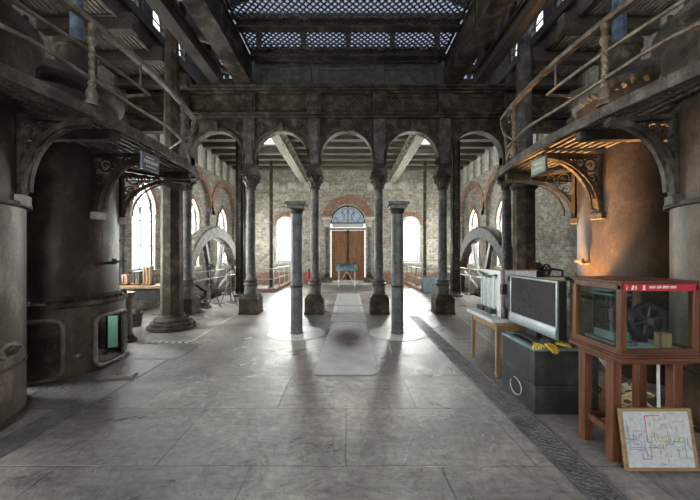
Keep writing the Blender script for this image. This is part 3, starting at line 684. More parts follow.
# free standing front posts on pale stone discs
for s, X in ((-1, -1.04), (1, 1.0)):
    t = thing('capped_post', (X, 6.3, 0), 'grey round post with square cap standing alone before the arcade, %s' % ('extinguisher side' if s < 0 else 'instrument table side'), 'post')
    m = MB(); m.lathe([(.122,0),(.122,2.45)], (X,6.3,0), 32); m.build('shaft', M['post_grey'], t)
    m = MB(); m.lathe([(.125,.93),(.127,.94),(.127,.96),(.125,.97)], (X,6.3,0), 32); m.build('band', M['iron'], t); m = MB(); m.lathe([(.12,2.4),(.14,2.44),(.15,2.5)], (X,6.3,0), 32); m.build('neck', M['iron'], t)
    m = MB(); m.box(X-.21, X+.21, 6.09, 6.51, 2.57, 2.64); m.box(X-.17, X+.17, 6.13, 6.47, 2.5, 2.57); m.build('cap', M['post_grey'], t, bevel=.012)
    m = MB(); m.lathe([(.16,.001),(.58,.001),(.58,.006),(.16,.006)], (X,6.3,0), 48, closed=True)
    o = struct(m.build('trim_%d' % (2 if s < 0 else 3), M['disc'], smooth=0)); o['label'] = 'pale stone ring in the floor around the post'

# floor covers
m = MB(); r = .12; pts = []
for cx, cy, a0 in ((.4-r, 4.1+r, -pi/2), (.41, 7.3, 0), (-.36, 7.3, 0), (-.46+r, 4.1+r, pi)):
    if cy > 7: pts.append((cx, cy))
    else: pts += [(cx+r*cos(a0+pi/2*i/6), cy+r*sin(a0+pi/2*i/6)) for i in range(7)]
m.prism(pts, lambda u, v, d: Vector((u, v, d)), .001, .012)
m.v = [(x, y-5.6, z) for x, y, z in m.v]; o = m.build('floor_plate', M['stained'], smooth=0); o.location = (0,5.6,0); tag(o, 'large grey floor plate with rust stain and rounded corners, in the middle of the hall', 'floor plate')
for k, (y0, y1, lab) in enumerate(((7.36, 8.25, 'nearer framed floor cover, just beyond the large stained plate'), (8.4, 9.5, 'farther framed floor cover between the two middle arcade columns'), (9.65, 12.4, 'long pale floor cover leading towards the door steps'))):
    t = thing('floor_cover', (0, y0, 0), lab, 'floor cover')
    m = MB(); m.box(-.33, .36, y0+.05, y1-.05, .001, .008); m.build('cover_panel', M['plate'], t)
    m = MB(); m.box(-.42,.45,y0,y0+.05,.001,.016); m.box(-.42,.45,y1-.05,y1,.001,.016); m.box(-.42,-.33,y0+.05,y1-.05,.001,.016); m.box(.36,.45,y0+.05,y1-.05,.001,.016); m.build('cover_frame', M['disc'], t)
# iron grating strip in the floor by the exhibits
t = thing('floor_grating_strip', (1.68, 1.2, 0), 'long dark chequered iron strip in the floor beside the exhibits', 'floor grating')
m = MB(); m.box(1.56, 1.8, 1.0, 8.0, .001, .008); m.build('strip_bed', M['strip'], t)
m = MB()
for i in range(140):
    y = 1.0+.05*i; m.bar((1.575,y,.010),(1.785,y+.09,.010),.011,.007); m.bar((1.785,y,.010),(1.575,y+.09,.010),.011,.007)
m.build('diamond_ribs', M['strip'], t, smooth=0)
m = MB(); m.box(1.545,1.56,1,8,.001,.014); m.box(1.8,1.815,1,8,.001,.014); m.build('edge_bars', M['strip'], t)
# iron plates round the left boilers
t = thing('floor_plating', (-3.1, 4, 0), 'dark worn iron floor plates round the foot of the boilers with the hatches', 'floor plate')
for (x0,x1,y0,y1) in ((-3.0,-2.72,2.2,3.9),(-3.28,-2.72,3.93,4.7),(-3.25,-2.6,4.73,5.5)):
    m = MB(); m.box(x0,x1,y0,y1,.001,.006); m.build('plate_sheet', M['strip'], t)
t = thing('loose_plank', (-3.0, 4.05, 0), 'short loose grey plank lying on the floor before the open hatch', 'plank')
m = MB(); m.cbox((-2.98, 4.02, .025), (.42,.13,.035), (0,0,.18)); m.build('plank_body', M['rail'], t, bevel=.004)
m = MB(); m.lathe([(.012,.042),(.012,.05)], (-2.98,4.02,0), 8); m.build('bolt', M['iron'], t)
# dashed tape on the floor
for k, (a, b, lab) in enumerate((((-3.7,5.6),(-2.85,5.62),'short dashed tape line crossing towards the small iron pillar'), ((-2.85,5.62),(-2.95,8.15),'long dashed tape line running from the corner to the arcade column plinth'), ((2.55,5.3),(2.86,8.15),'dashed tape line on the floor behind the instrument table'))):
    t = thing('barrier_tape', (a[0], a[1], 0), lab, 'tape'); a, b = Vector((*a,.003)), Vector((*b,.003)); L = (b-a).length; n = int(L/.11)
    m = MB(); m.bar(a, b, .06, .003); m.build('tape_strip', M['black'], t)
    m = MB()
    for i in range(n): m.bar(a.lerp(b,(i+.2)/n)+Vector((0,0,.002)), a.lerp(b,(i+.75)/n)+Vector((0,0,.002)), .06, .002)
    m.build('pale_dashes', M['tape'], t)

# ------------------------------------------------------------------ boilers
def circ_x(s, c, r, y):
    """aisle-facing x of the circle at depth y, or None"""
    d = r*r-(y-c[1])**2
    return None if d <= 0 else c[0]-s*sqrt(d)
T1, T2, TR = (3.97, 2.73), (4.2, 4.5), .8
def bolts(m, c, r, z, n, size=.022):
    for k in range(n): a = 2*pi*(k+.5)/n; m.lathe([(size,-.02),(size,.025),(size*.4,.035)], (c[0]+r*cos(a), c[1]+r*sin(a), z), 6)
for s in (-1, 1):
    hatch_side = s < 0
    # near boiler
    c = (s*T1[0], T1[1], 0); body = M['tank_low']
    t = thing('boiler_cylinder', c, 'nearest upright iron boiler cylinder, cut off by the photo edge, %s' % ('with small pointed plate' if s < 0 else 'behind the display case'), 'boiler')
    m = MB(); m.lathe([(.8,.02),(.8,2.06)], c, 72); m.build('lower_shell', body, t)
    m = MB(); m.lathe([(.8,2.06),(.845,2.065),(.845,2.11),(.8,2.115)], c, 72); m.build('flange_ring', M['iron'], t); m = MB(); m.lathe([(.84,0),(.84,.03),(.81,.05)], c, 64); m.build('foot_ring', M['iron'], t); m = MB(); m.lathe([(.802,.5),(.81,.5),(.81,.53),(.802,.53)], c, 64); m.build('band_ring', M['iron'], t)
    m = MB(); m.lathe([(.8,2.1),(.8,3.02)], c, 72); m.build('middle_shell', M['tank'] if s < 0 else M['tank_low'], t)
    m = MB(); m.lathe([(.8,3.02),(.86,3.2),(.865,3.7)], c, 72); m.build('upper_shell', M['iron_brown'], t)
    m = MB(); m.lathe([(.865,3.68),(.92,3.72),(.94,3.78),(.94,3.83),(.9,3.87),(.86,3.9),(.5,4.02),(.1,4.06)], c, 72); m.build('lid', M['iron'], t)
    m = MB(); bolts(m, c, .89, 3.885, 28); m.build('lid_bolts', M['iron'], t)
    m = MB(); a = atan2(-.72, -s*.69)
    for q, n in ((.81,1),):
        px, py = c[0]+cos(a)*q, c[1]+sin(a)*q; tx, ty = -sin(a), cos(a)
    if s < 0:
        # diamond nameplate low on the shell
        for (u, v, r) in ((0,0,.1),):
            pts = [(-.17,0),(-.06,.075),(.06,.075),(.17,0),(.06,-.075),(-.06,-.075)]
            aa = radians(15); PD = lambda u, v, d: Vector((c[0]+(.795+d)*cos(aa+u/.8), c[1]+(.795+d)*sin(aa+u/.8), .69+v))
            m.prism(pts, PD, 0, .025)
            for u in (-.11, .11): m.lathe([(.014,-.02),(.014,.02)], PD(u,0,.025), 8, 'x')
        m.build('access_plate', M['rail'], t)
        m = MB()
        PD2 = lambda u, v, d: Vector((c[0]+(.79+d)*cos(aa+u/.8), c[1]+(.79+d)*sin(aa+u/.8), .69+v))
        m.lathe([(.045,-.02),(.045,.025)], PD(0,0,.02), 14, 'x'); m.build('plate_boss', M['iron'], t)
    # far boiler
    c = (s*T2[0], T2[1], 0); dk = M['tank'] if s < 0 else M['tank_rust']
    t = thing('boiler_cylinder', c, 'upright dark iron boiler with hatches in its base, green panel seen through one' if s < 0 else 'rust brown upright iron boiler lit orange, behind the glass display case', 'boiler')
    nph = 120; zs = [.0,.03,.06,.09,.28,.45,.6,.66,.72,.82,.9,.95]; r = .8; m = MB()
    def az(k): return 2*pi*k/nph
    def pt(rr, k, z): p = az(k); return Vector((c[0]+rr*sin(p), c[1]-rr*cos(p), z))
    k0, k1, j0, j1 = 24, 38, 3, 8
    def hole(k, j): return hatch_side and k0 <= k < k1 and j0 <= j < j1
    for rr in (r, r-.04):
        for k in range(nph):
            for j in range(len(zs)-1):
                if not hole(k, j): m.quad(pt(rr,k,zs[j]), pt(rr,k+1,zs[j]), pt(rr,k+1,zs[j+1]), pt(rr,k,zs[j+1]))
    if hatch_side:
        for j in range(j0, j1):
            for k in (k0, k1): m.quad(pt(r,k,zs[j]), pt(r-.04,k,zs[j]), pt(r-.04,k,zs[j+1]), pt(r,k,zs[j+1]))
        for k in range(k0, k1):
            for z in (zs[j0], zs[j1]): m.quad(pt(r,k,z), pt(r,k+1,z), pt(r-.04,k+1,z), pt(r-.04,k,z))
    for k in range(nph): m.quad(pt(r,k,.95), pt(r,k+1,.95), pt(r-.04,k+1,.95), pt(r-.04,k,.95))
    m.build('base_casing', M['tank'] if s < 0 else M['tank_rust'], t)
    def rr_path(ka, kb, z0, z1, rad, rr):
        L = 2*pi*rr/nph; out = []
        u0, u1 = ka*L, kb*L
        for cx, cz, a0 in ((u1-rad,z0+rad,-pi/2),(u1-rad,z1-rad,0),(u0+rad,z1-rad,pi/2),(u0+rad,z0+rad,pi)):
            out += [pt(rr, (cx+rad*cos(a0+pi/2*i/5))/L, cz+rad*sin(a0+pi/2*i/5)) for i in range(6)]
        return out
    if hatch_side:
        m = MB(); m.tube(rr_path(k0-.4, k1+.4, .06, .75, .1, r+.008), .026, 8, closed=True); fr = m.build('hatch_rim', M['rail'], t)
        m = MB(); m.cbox((-3.76, 4.98, .36), (.13,.03,.5), (0,0,.35)); m.build('green_panel', M['green'], fr)
        m = MB(); m.cbox((-3.87, 4.93, .36), (.06,.05,.52), (0,0,.35)); m.build('panel_post', M['iron'], fr)
        m = MB(); P3 = [pt(r+.012, k, z) for z in (.05,.75) for k in range(4,16)]
        for k in range(5, 15): m.quad(pt(r+.012,k,.06), pt(r+.012,k+1,.06), pt(r+.012,k+1,.72), pt(r+.012,k,.72))
        for (ka, kb) in ((5,5),(15,15)): m.quad(pt(r+.012,ka,.06), pt(r-.001,ka,.06), pt(r-.001,ka,.72), pt(r+.012,ka,.72))
        hd = m.build('hatch_door', M['iron_brown'], t)
        m = MB(); m.tube(rr_path(4.6, 15.4, .03, .77, .12, r+.01), .026, 8, closed=True); m.build('door_rim', M['rail'], hd)
        m = MB(); m.lathe([(.01,-.05),(.03,-.04),(.03,.04),(.01,.05)], pt(r+.04,13,.45), 10, 'x'); m.build('door_latch', M['iron'], hd)
        m = MB(); m.lathe([(.005,-.05),(.03,-.04),(.035,0),(.02,.03),(.01,.05)], pt(r+.04, 18.5, .28), 14, 'y'); m.build('knob', M['rail'], t)
    m = MB(); m.lathe([(.8,.9),(.83,.92),(.83,.97),(.76,1.0),(.76,1.04),(.72,1.04)], c, 80); m.build('base_flange', M['iron_brown'], t)
    m = MB(); bolts(m, c, .8, .985, 36, .018); m.build('flange_bolts', M['iron'], t)
    m = MB(); m.lathe([(.715,1.02),(.715,2.4)], c, 72); m.build('shell', dk, t)
    m = MB(); m.lathe([(.715,2.4),(.717,2.4),(.717,3.8)], c, 72); m.build('upper_shell', dk if s > 0 else M['tank'], t)
    m = MB(); m.lathe([(.72,3.78),(.77,3.82),(.79,3.88),(.79,3.93),(.75,3.97),(.7,4.0),(.4,4.2),(.22,4.3)], c, 64); m.build('lid', M['iron'], t)
    m = MB(); m.lathe([(.2,4.28),(.24,4.32),(.24,4.6),(.27,4.62),(.27,4.7),(.1,4.74)], (c[0]-s*.12, c[1]+.18, 0), 28); m.build('valve_drum', M['iron'], t)
    m = MB(); m.lathe([(.085,4.7),(.085,6.0)], (c[0]-s*.12, c[1]+.18, 0), 20); m.build('steam_pipe', M['bluepipe'], t)
    # small cock on the shell
    a = radians(0) if s < 0 else radians(180); q = Vector((c[0]+.72*cos(a), c[1]+.72*sin(a), 1.47)); n = Vector((cos(a), sin(a), 0))
    m = MB(); m.tube([q-n*.02, q+n*.12], .022, 10); m.lathe([(.06,-.015),(.06,.015)], q+n*.13+Vector((0,0,.02)), 14); m.tube([q+n*.1-Vector((0,0,.02)), q+n*.1+Vector((0,0,.06))], .03, 10); m.build('drain_cock', M['brass'] if s > 0 else M['iron'], t)

# ------------------------------------------------------------------ galleries
GX, GZ = 2.85, 3.1
def gx(y): return min(2.6+.1*((y-4.1)/1.2)**2, 2.95)
def bracket(m, foot, end, depth_dir=None):
    """open work curved bracket in the vertical plane through foot and end"""
    f, e = Vector(foot), Vector(end); h = Vector((e.x-f.x, e.y-f.y, 0)); L = h.length; h.normalize(); sd = Vector((-h.y, h.x, 0)); H = e.z-f.z
    Q = lambda u, v: f + h*(u*L) + Vector((0,0,v*H))
    m.sweep([Q(1-cos(pi/2*i/14), sin(pi/2*i/14)) for i in range(15)], .09, .055, sd)
    m.sweep([Q(.13+(1-cos(pi/2*i/14))*.86, sin(pi/2*i/14)*.9+.06) for i in range(12)], .05, .022, sd)
    m.sweep([Q(0,-.02), Q(0,1.02)], .1, .05, sd); m.sweep([Q(-.02,1.02), Q(1.03,1.02)], .1, .05, sd)
    for (u, v, r) in ((.14,.86,.085),(.32,.9,.06),(.1,.62,.055),(.25,.76,.05),(.48,.93,.045),(.08,.45,.04),(.63,.955,.03)):
        cc = Q(u, v); m.tube([cc+h*(r*cos(2*pi*i/12))+Vector((0,0,r*sin(2*pi*i/12))) for i in range(12)], .012, 5, closed=True)
        m.tube([cc+h*(r*.5*cos(a*.7)*(1-a/9))+Vector((0,0,r*.5*sin(a*.7)*(1-a/9))) for a in range(8)], .011, 5)
def twisted(m, x, y, z0, z1, rbase=.04):
    m.lathe([(rbase*1.6,z0),(rbase*1.6,z0+.03),(rbase*1.1,z0+.06),(rbase*1.35,z0+.09),(rbase*1.3,z0+.14),(rbase*.7,z0+.19),(rbase*.95,z0+.22),(rbase*.6,z0+.25)], (x,y,0), 16)
    n, K = 18, 70; za, zb = z0+.25, z0+.62; vs = []; fs = []
    for i in range(K+1):
        z = za+(zb-za)*i/K
        for k in range(n):
            th = 2*pi*k/n; rr = rbase*(.62+.13*cos(3*th+75*(z-za))); vs.append((x+rr*cos(th), y+rr*sin(th), z))
    for i in range(K):
        for k in range(n): fs.append((i*n+k, i*n+(k+1)%n, (i+1)*n+(k+1)%n, (i+1)*n+k))
    m.add(vs, fs)
    m.lathe([(rbase*.6,zb),(rbase*1.0,zb+.03),(rbase*1.15,zb+.07),(rbase*.7,zb+.1),(rbase*.6,zb+.2),(rbase*.75,z1-.06),(rbase*.9,z1)], (x,y,0), 16)
for s in (-1, 1):
    X = s*GX; who = 'blue sign' if s < 0 else 'green sign'
    t = thing('gallery_platform', (X, 4, GZ), 'raised iron grating gallery round the boilers, carrying the small %s' % who, 'gallery')
    edge = [(s*gx(.9+4.7*i/16), .9+4.7*i/16) for i in range(17)] + [(s*(gx(5.6)+.45-.45*cos(pi/2*i/6)), 5.6+.5*sin(pi/2*i/6)) for i in range(1,7)] + [(s*5.7, 6.1)]
    m = MB(); m.sweep([(x,y,GZ-.03) for x,y in edge], .05, .13, (0,0,1)) if False else None
    vs = []
    for (x, y), (x2, y2) in zip(edge, edge[1:]): m.bar((x,y,GZ-.03),(x2,y2,GZ-.03),.05,.115)
    m.build('fascia', M['fascia'], t, bevel=.006)
    m = MB(); y = .95
    def lim(y):
        """outer limit of the deck bar at depth y (the boiler wall or the side wall)"""
        for cc in (T1, T2):
            rr = .84 if cc is T1 else .75; d = rr*rr-(y-cc[1])**2
            if d > 0: return cc[0]-sqrt(d)
        return 5.7
    def inner(y):
        return gx(y)+.03 if y < 5.6 else gx(5.6)+.03+.45*(1-sqrt(max(0,1-((y-5.6)/.5)**2)))
    while y < 6.06:
        a, b = inner(y), lim(y)
        if b-a > .04: m.add([(s*a,y-.02,GZ-.035),(s*b,y-.02,GZ-.035),(s*b,y+.012,GZ-.01),(s*a,y+.012,GZ-.01),(s*a,y-.02,GZ-.045),(s*b,y-.02,GZ-.045),(s*b,y+.012,GZ-.02),(s*a,y+.012,GZ-.02)], [(0,1,2,3),(7,6,5,4),(0,4,5,1),(1,5,6,2),(2,6,7,3),(3,7,4,0)])
        y += .062
    x = GX-.22
    while x < 5.7:
        seg = None; yy = .95
        while yy < 6.1:
            ok = inner(yy) <= x <= lim(yy) - .0
            if ok and seg is None: seg = yy
            if (not ok or yy+.05 >= 6.1) and seg is not None:
                if yy-seg > .1: m.box(s*x-.018, s*x+.018, seg, yy-.02, GZ-.055, GZ-.03)
                seg = None
            yy += .05
        x += .11
    m.build('deck_grating', M['deck'], t, smooth=0)
    m = MB()
    for yy in (1.35, 3.62, 5.5):
        a, b = inner(yy)+.03, lim(yy)
        a, b = sorted((s*a, s*min(b,5.7))); m = MB(); m.box(a, b, yy-.04, yy+.04, GZ-.18, GZ-.06); m.build('cross_beam', M['iron'], t)
    feet = []
    for cc, rr, dirs in ((T1, .82, [((.78,.32), (-.0,0)),]), (T2, .74, [])): pass
    spec = [((3.235, 3.08), (2.68, 3.2)), ((3.2, 2.45), (2.9, 2.2)), ((3.48, 4.33), (2.66, 4.28)), ((3.62, 4.98), (2.98, 5.8))]
    for k, (ft, en) in enumerate(spec):
        m = MB(); bracket(m, (s*ft[0], ft[1], 2.17), (s*en[0], en[1], GZ-.16)); b = m.build('bracket', M['brass'] if (s > 0 and k == 99) else (M['iron'] if k < 2 else M['iron_brown']), t)
        m = MB(); cc = T1 if k < 2 else T2; ang = atan2(ft[1]-cc[1], s*(ft[0]-cc[0])); m.cbox((s*ft[0], ft[1], 2.13), (.1,.17,.1), (0,0,ang)); m.build('bracket_foot', M['stone'] if s < 0 else M['fascia'], b, bevel=.012)
    # railing
    t = thing('gallery_railing', (X, 4, GZ), 'iron handrail with twisted balusters on the gallery with the %s' % who, 'railing')
    rm = M['rail'] if s < 0 else M['rail_rust']; ZT = 4.0
    m = MB(); m.sweep([(s*gx(.95+4.6*i/16), .95+4.6*i/16, ZT) for i in range(17)] + [(s*(gx(5.7)+.1), 5.75, ZT-.12)], .075, .055, (1,0,0)); m.build('top_rail', rm, t, bevel=.01)
    m = MB(); m.tube([(s*gx(.95+4.3*i/20), .95+(5.25-.95)*i/20, 3.45-.05*sin(pi*((i/20*2.4)%1))) for i in range(21)], .02, 8); m.build('lower_rail', rm, t)
    m = MB(); m.tube([(s*(gx(.95+3.15*i/12)+.02), .95+3.15*i/12, 3.7) for i in range(13)] + [(s*(gx(4.1)+.42), 4.15, 3.7)], .02, 8); m.tube([(s*gx(3.9),3.9,3.7),(s*gx(3.9),3.9,3.98)], .012, 6); m.build('middle_rail', M['rail_rust'], t)
    for yy in (1.5, 3.22, 4.98):
        m = MB(); twisted(m, s*gx(yy), yy, GZ+.036, 3.98); m.build('baluster', M['rail'] if s < 0 else M['rail_rust'], t)
    m = MB(); m.tube([(s*(gx(5.7)+.1), 5.75, ZT-.12), (s*(gx(5.7)+.15),5.78,3.8), (s*(gx(5.7)+.15),5.72,3.45), (s*(gx(5.7)+.14),5.68,GZ+.03)], .03, 8)
    A = (s*gx(5.0), 5.0, 3.44); m.tube([A, (s*(gx(5.7)+.14), 5.72, 3.3)], .016, 6); m.tube([A, (s*(gx(5.7)+.6),5.7,3.45)], .016, 6); m.tube([A, (s*(gx(5.7)+.14),5.76,3.8)], .016, 6); m.build('end_scroll', rm, t)
    m = MB()
    m.tube([(s*(gx(5.2)+.03), 5.2+.07*cos(2*pi*i/12), 3.88+.07*sin(2*pi*i/12)) for i in range(12)], .012, 5, closed=True); m.build('rail_scroll', M['rail_rust'], t)

# small signs hung from the galleries
def sign(s, y, w, h, frame, face, label, ang, rows):
    X, Z = s*(gx(y)-.01), GZ-.17
    t = thing('hanging_sign', (X, y, Z-h/2), label, 'sign'); Rm = Matrix.Translation((X, y, Z-h/2-.03)) @ Euler((0,0,ang)).to_matrix().to_4x4()
    m = MB(); m.box(-w/2, w/2, -.012, .012, -h/2, h/2, Rm); m.build('frame', frame, t, bevel=.004)
    m = MB(); m.box(-w/2+.018, w/2-.018, -.016, -.011, -h/2+.018, h/2-.018, Rm); m.build('face', face, t)
    m = MB(); rnd = random.Random(3)
    for (z, hh, x0, x1, n) in rows:
        for i in range(n):
            a = x0+(x1-x0)*i/n; wd = (x1-x0)/n
            for j in range(2): m.box(a+wd*(.12+.4*j), a+wd*(.12+.4*j)+wd*.2, -.019, -.0155, z-hh/2*(.6+.4*rnd.random()), z+hh/2, Rm)
            m.box(a+wd*.12, a+wd*.72, -.019, -.0155, z+hh*rnd.choice((-.45,0,.35)), z+hh*rnd.choice((-.45,0,.35))+hh*.16+.002, Rm)
    m.build('lettering', M['white'], t, smooth=0)
    m = MB()
    for x in (-w*.4, w*.4): m.tube([Rm@Vector((x,0,h/2-.01)), Rm@Vector((x,0,h/2+.06))], .006, 6)
    m.build('hanger', M['iron'], t)
sign(-1, 4.07, .32, .22, M['sign_blue'], M['sign_grey'], 'small grey sign with blue border and white lettering, hung under the gallery edge', radians(86), [(.0,.045,-.13,.13,9), (.055,.02,-.1,.06,5), (-.06,.02,-.1,.1,7)])
sign(1, 4.22, .30, .22, M['iron_grey'], M['sign_green'], 'small grey green sign with two pale lines of lettering, under the gallery edge', radians(-86), [(.035,.03,-.08,.08,7), (-.035,.03,-.1,.08,8)])

# ------------------------------------------------------------------ flywheels and their railings
def flywheel(s, label):
    X, Y, Z = s*5.25, 12.2, .0; t = thing('flywheel', (X, Y, Z), label, 'flywheel')
    m = MB(); m.lathe([(2.24,-.17),(2.63,-.2),(2.67,-.17),(2.67,.17),(2.63,.2),(2.24,.17),(2.2,.1),(2.2,-.1)], (X,Y,Z), 72, 'x', closed=True); m.build('rim', M['wheelrim'] if s < 0 else M['wheelbrown'], t)
    m = MB(); m.lathe([(.1,-.24),(.22,-.22),(.26,-.16),(.26,.16),(.22,.22),(.1,.24)], (X,Y,Z), 28, 'x'); m.build('hub', M['iron'], t)
    for k in range(8):
        a = 2*pi*k/8+pi/8; c, sn = cos(a), sin(a); m = MB()
        P = lambda r, w: [Vector((X+q, Y+c*r-sn*p, Z+sn*r+c*p)) for p, q in ((-w,-.07),(w,-.07),(w,.07),(-w,.07))]
        A, B = P(.24,.11), P(2.25,.08); m.add(A+B, [(0,1,2,3),(7,6,5,4)]+[(i,(i+1)%4,(i+1)%4+4,i+4) for i in range(4)]); m.build('spoke', M['iron_grey'], t, bevel=.015)
    m = MB(); m.tube([(X-.65 if s > 0 else X-.42, Y, Z),(X+.42 if s > 0 else X+.65, Y, Z)], .09, 16); m.build('axle', M['iron'], t)
    for o in t.children: pass
flywheel(-1, 'large pale rimmed flywheel sunk in a floor pit behind the two tripods')
flywheel(1, 'large brown rimmed flywheel sunk in a floor pit behind the white instrument board')
def railing(name, pts, zs, post_z, mat, label, r=.02, every=1.3, kerb=None):
    t = thing(name, (pts[0][0], pts[0][1], 0), label, 'railing')
    for z in zs:
        m = MB(); m.tube([(x,y,z) for x,y in pts], r, 8); m.build('rail', mat, t)
    done = []
    for (a, b) in zip(pts, pts[1:]):
        L = sqrt((a[0]-b[0])**2+(a[1]-b[1])**2); n = max(1, round(L/every))
        for i in range(n+1):
            q = (a[0]+(b[0]-a[0])*i/n, a[1]+(b[1]-a[1])*i/n)
            if any((q[0]-d[0])**2+(q[1]-d[1])**2 < .01 for d in done): continue
            done.append(q); m = MB(); z0 = .15 if kerb else 0
            m.lathe([(.05,z0),(.05,z0+.03),(r*1.3,z0+.05),(r*1.2,post_z)], (q[0],q[1],0), 12)
            for z in zs: m.lathe([(.01,-.04),(.036,-.025),(.04,0),(.036,.025),(.01,.04)], (q[0],q[1],z), 12)
            m.build('railing_post', mat, t)
    if kerb:
        m = MB()
        for (a, b) in zip(pts, pts[1:]): m.bar((a[0],a[1],.075),(b[0],b[1],.075),.18,.15)
        m.build('kerb', M['floor_brick'], t)
for s in (-1, 1):
    railing('pit_railing', [(s*4.6, 8.9), (s*4.6, 14.7)], (.78, 1.04), 1.06, M['rail_pale'], 'two bar pipe railing in front of the %s flywheel' % ('pale rimmed' if s < 0 else 'brown rimmed'))
    railing('well_railing', [(s*4.7, 13.0), (s*3.1, 13.0), (s*3.1, 16.3)], (.55, .98), 1.0, M['rail_pale'] if s < 0 else M['rail'], 'iron railing on a low brick kerb round the well %s' % ('by the fire extinguisher' if s < 0 else 'behind the blue grey panel'), every=1.05, kerb=True)
# ================================================================== SMALLER THINGS
def legs4(t, x0, x1, y0, y1, z, w, mat, bevel=.004):
    for x in (x0, x1-w):
        for y in (y0, y1-w):
            m = MB(); m.box(x, x+w, y, y+w, 0, z); m.build('leg', mat, t, bevel=bevel)
# door columns
for s in (-1, 1):
    X, Y = s*1.12, 16.42
    t = thing('door_column', (X, Y, 0), 'slim dark column on a stone block framing the wooden doors, %s' % ('extinguisher side' if s < 0 else 'side away from the extinguisher'), 'column')
    m = MB(); m.box(X-.3, X+.3, Y-.25, Y+.15, .1, .36); m.build('block', M['stone'] if 0 else M['iron_grey'], t, bevel=.015)
    m = MB(); m.lathe([(.17,.36),(.18,.42),(.15,.46),(.16,.52),(.11,.58)], (X,Y,0), 24); m.build('base_moulding', M['iron_brown'], t)
    m = MB(); m.lathe([(.11,.56),(.10,3.05)], (X,Y,0), 24); m.build('shaft', M['iron_grey'], t)
    m = MB(); m.lathe([(.11,3.02),(.14,3.06),(.115,3.1),(.2,3.38),(.24,3.42)], (X,Y,0), 24); m.box(X-.26,X+.26,Y-.22,Y+.16,3.42,3.54)
    for k in range(8): a = 2*pi*k/8; m.sweep([(X+cos(a)*r, Y+sin(a)*r, z) for r, z in ((.12,3.12),(.16,3.22),(.22,3.36),(.24,3.33))], .07, .02, (-sin(a),cos(a),0))
    m.build('capital', M['stone'], t)
# stand before the doors
t = thing('display_stand', (-.1, 15.3, 0), 'grey topped display stand on folding legs in front of the wooden doors', 'display stand')
m = MB(); m.cbox((-.06, 15.3, .94), (1.06, .04, .42), (radians(-35),0,0)); m.build('panel', M['bluegrey'], t, bevel=.006)
m = MB(); m.cbox((-.06,15.3,1.12),(1.1,.34,.03)); m.build('top_board', M['iron_grey'], t)
for x in (-.45, .33):
    for y, y2 in ((15.1,15.42),(15.5,15.24)):
        m = MB(); m.tube([(x, y, 0), (x, y2, 1.1)], .02, 8); m.build('leg', M['silver'], t)
m = MB(); m.bar((-.45,15.15,.15),(-.06,15.3,.75),.025,.025); m.bar((.33,15.15,.15),(-.06,15.3,.75),.025,.025); m.build('brace', M['silver'], t)
# extinguisher
t = thing('fire_extinguisher', (-2.08, 16.35, 0), 'red fire extinguisher standing against the stone wall beside the doors', 'fire extinguisher')
m = MB(); m.lathe([(.1,0),(.11,.02),(.11,.12),(.09,.14)], (-2.08,16.35,0), 20); m.build('stand', M['black'], t)
m = MB(); m.lathe([(.08,.14),(.095,.17),(.095,.58),(.07,.66),(.03,.7)], (-2.08,16.35,0), 24); m.build('cylinder_body', M['red'], t)
m = MB(); m.lathe([(.03,.69),(.035,.74),(.02,.78)], (-2.08,16.35,0), 12); m.bar((-2.1,16.35,.78),(-1.96,16.33,.82),.03,.02); m.build('valve_handle', M['rubber'], t)
m = MB(); m.tube([(-2.06,16.33,.74),(-1.97,16.29,.72),(-1.95,16.27,.55),(-1.96,16.27,.35)], .014, 7); m.build('hose', M['rubber'], t)
# panels leaning at the railing
t = thing('leaning_panel', (3.38, 12.7, 0), 'blue grey display panel leaning on the iron railing beside an arcade column', 'panel')
m = MB(); m.cbox((3.38, 12.74, .345), (.62,.03,.66), (radians(-16),0,0)); m.build('board', M['bluegrey'], t)
m = MB(); m.cbox((3.38,12.76,.345),(.66,.02,.7),(radians(-16),0,0)); m.build('backing', M['iron_grey'], t)
t = thing('small_board', (3.28, 12.0, 0), 'small pale blue board standing on the floor before the blue grey panel', 'panel')
m = MB(); m.cbox((3.28,12.05,.24),(.14,.02,.46),(radians(-12),0,0)); m.build('board', M['silver'], t); m = MB(); m.bar((3.28,12.05,.4),(3.28,12.25,.01),.02,.02); m.build('prop', M['iron'], t)
# tripods and machine on the floor
def tripod(x, y, rot, label):
    t = thing('tripod', (x, y, 0), label, 'tripod')
    for k in range(3):
        a = rot+2*pi*k/3; m = MB(); m.tube([(x+.05*cos(a), y+.05*sin(a), .62), (x+.3*cos(a), y+.3*sin(a), 0)], .016, 7); m.build('leg', M['iron_grey'], t)
    m = MB(); m.tube([(x,y,.45),(x,y,1.14)], .018, 10); m.lathe([(.06,.58),(.07,.62),(.06,.68)], (x,y,0), 14); m.build('centre_column', M['iron_grey'], t)
    m = MB(); m.cbox((x,y,1.2),(.24,.1,.1),(0,.15,rot)); m.cbox((x+.03,y,1.28),(.1,.1,.07)); m.lathe([(.04,-.09),(.045,.09)], (x+.1,y,1.2), 12, 'y'); m.build('head', M['rubber'], t, bevel=.008)
    return t
tripod(-4.14, 9.35, -pi/2, 'black tripod nearer the red and black machine'); tripod(-3.72, 9.75, -.35, 'black tripod nearer the arcade column, farther from the machine')
t = thing('floor_machine', (-4.36, 9.2, 0), 'small red and black machine on the floor beside the tripod', 'machine')
m = MB(); m.box(-4.62,-4.1,9.1,9.34,.0,.05); m.build('base', M['iron'], t); m = MB(); m.lathe([(.02,-.13),(.09,-.12),(.11,-.05),(.11,.1),(.06,.14)], (-4.5,9.22,.17), 20, 'x'); m.build('motor', M['orange'], t)
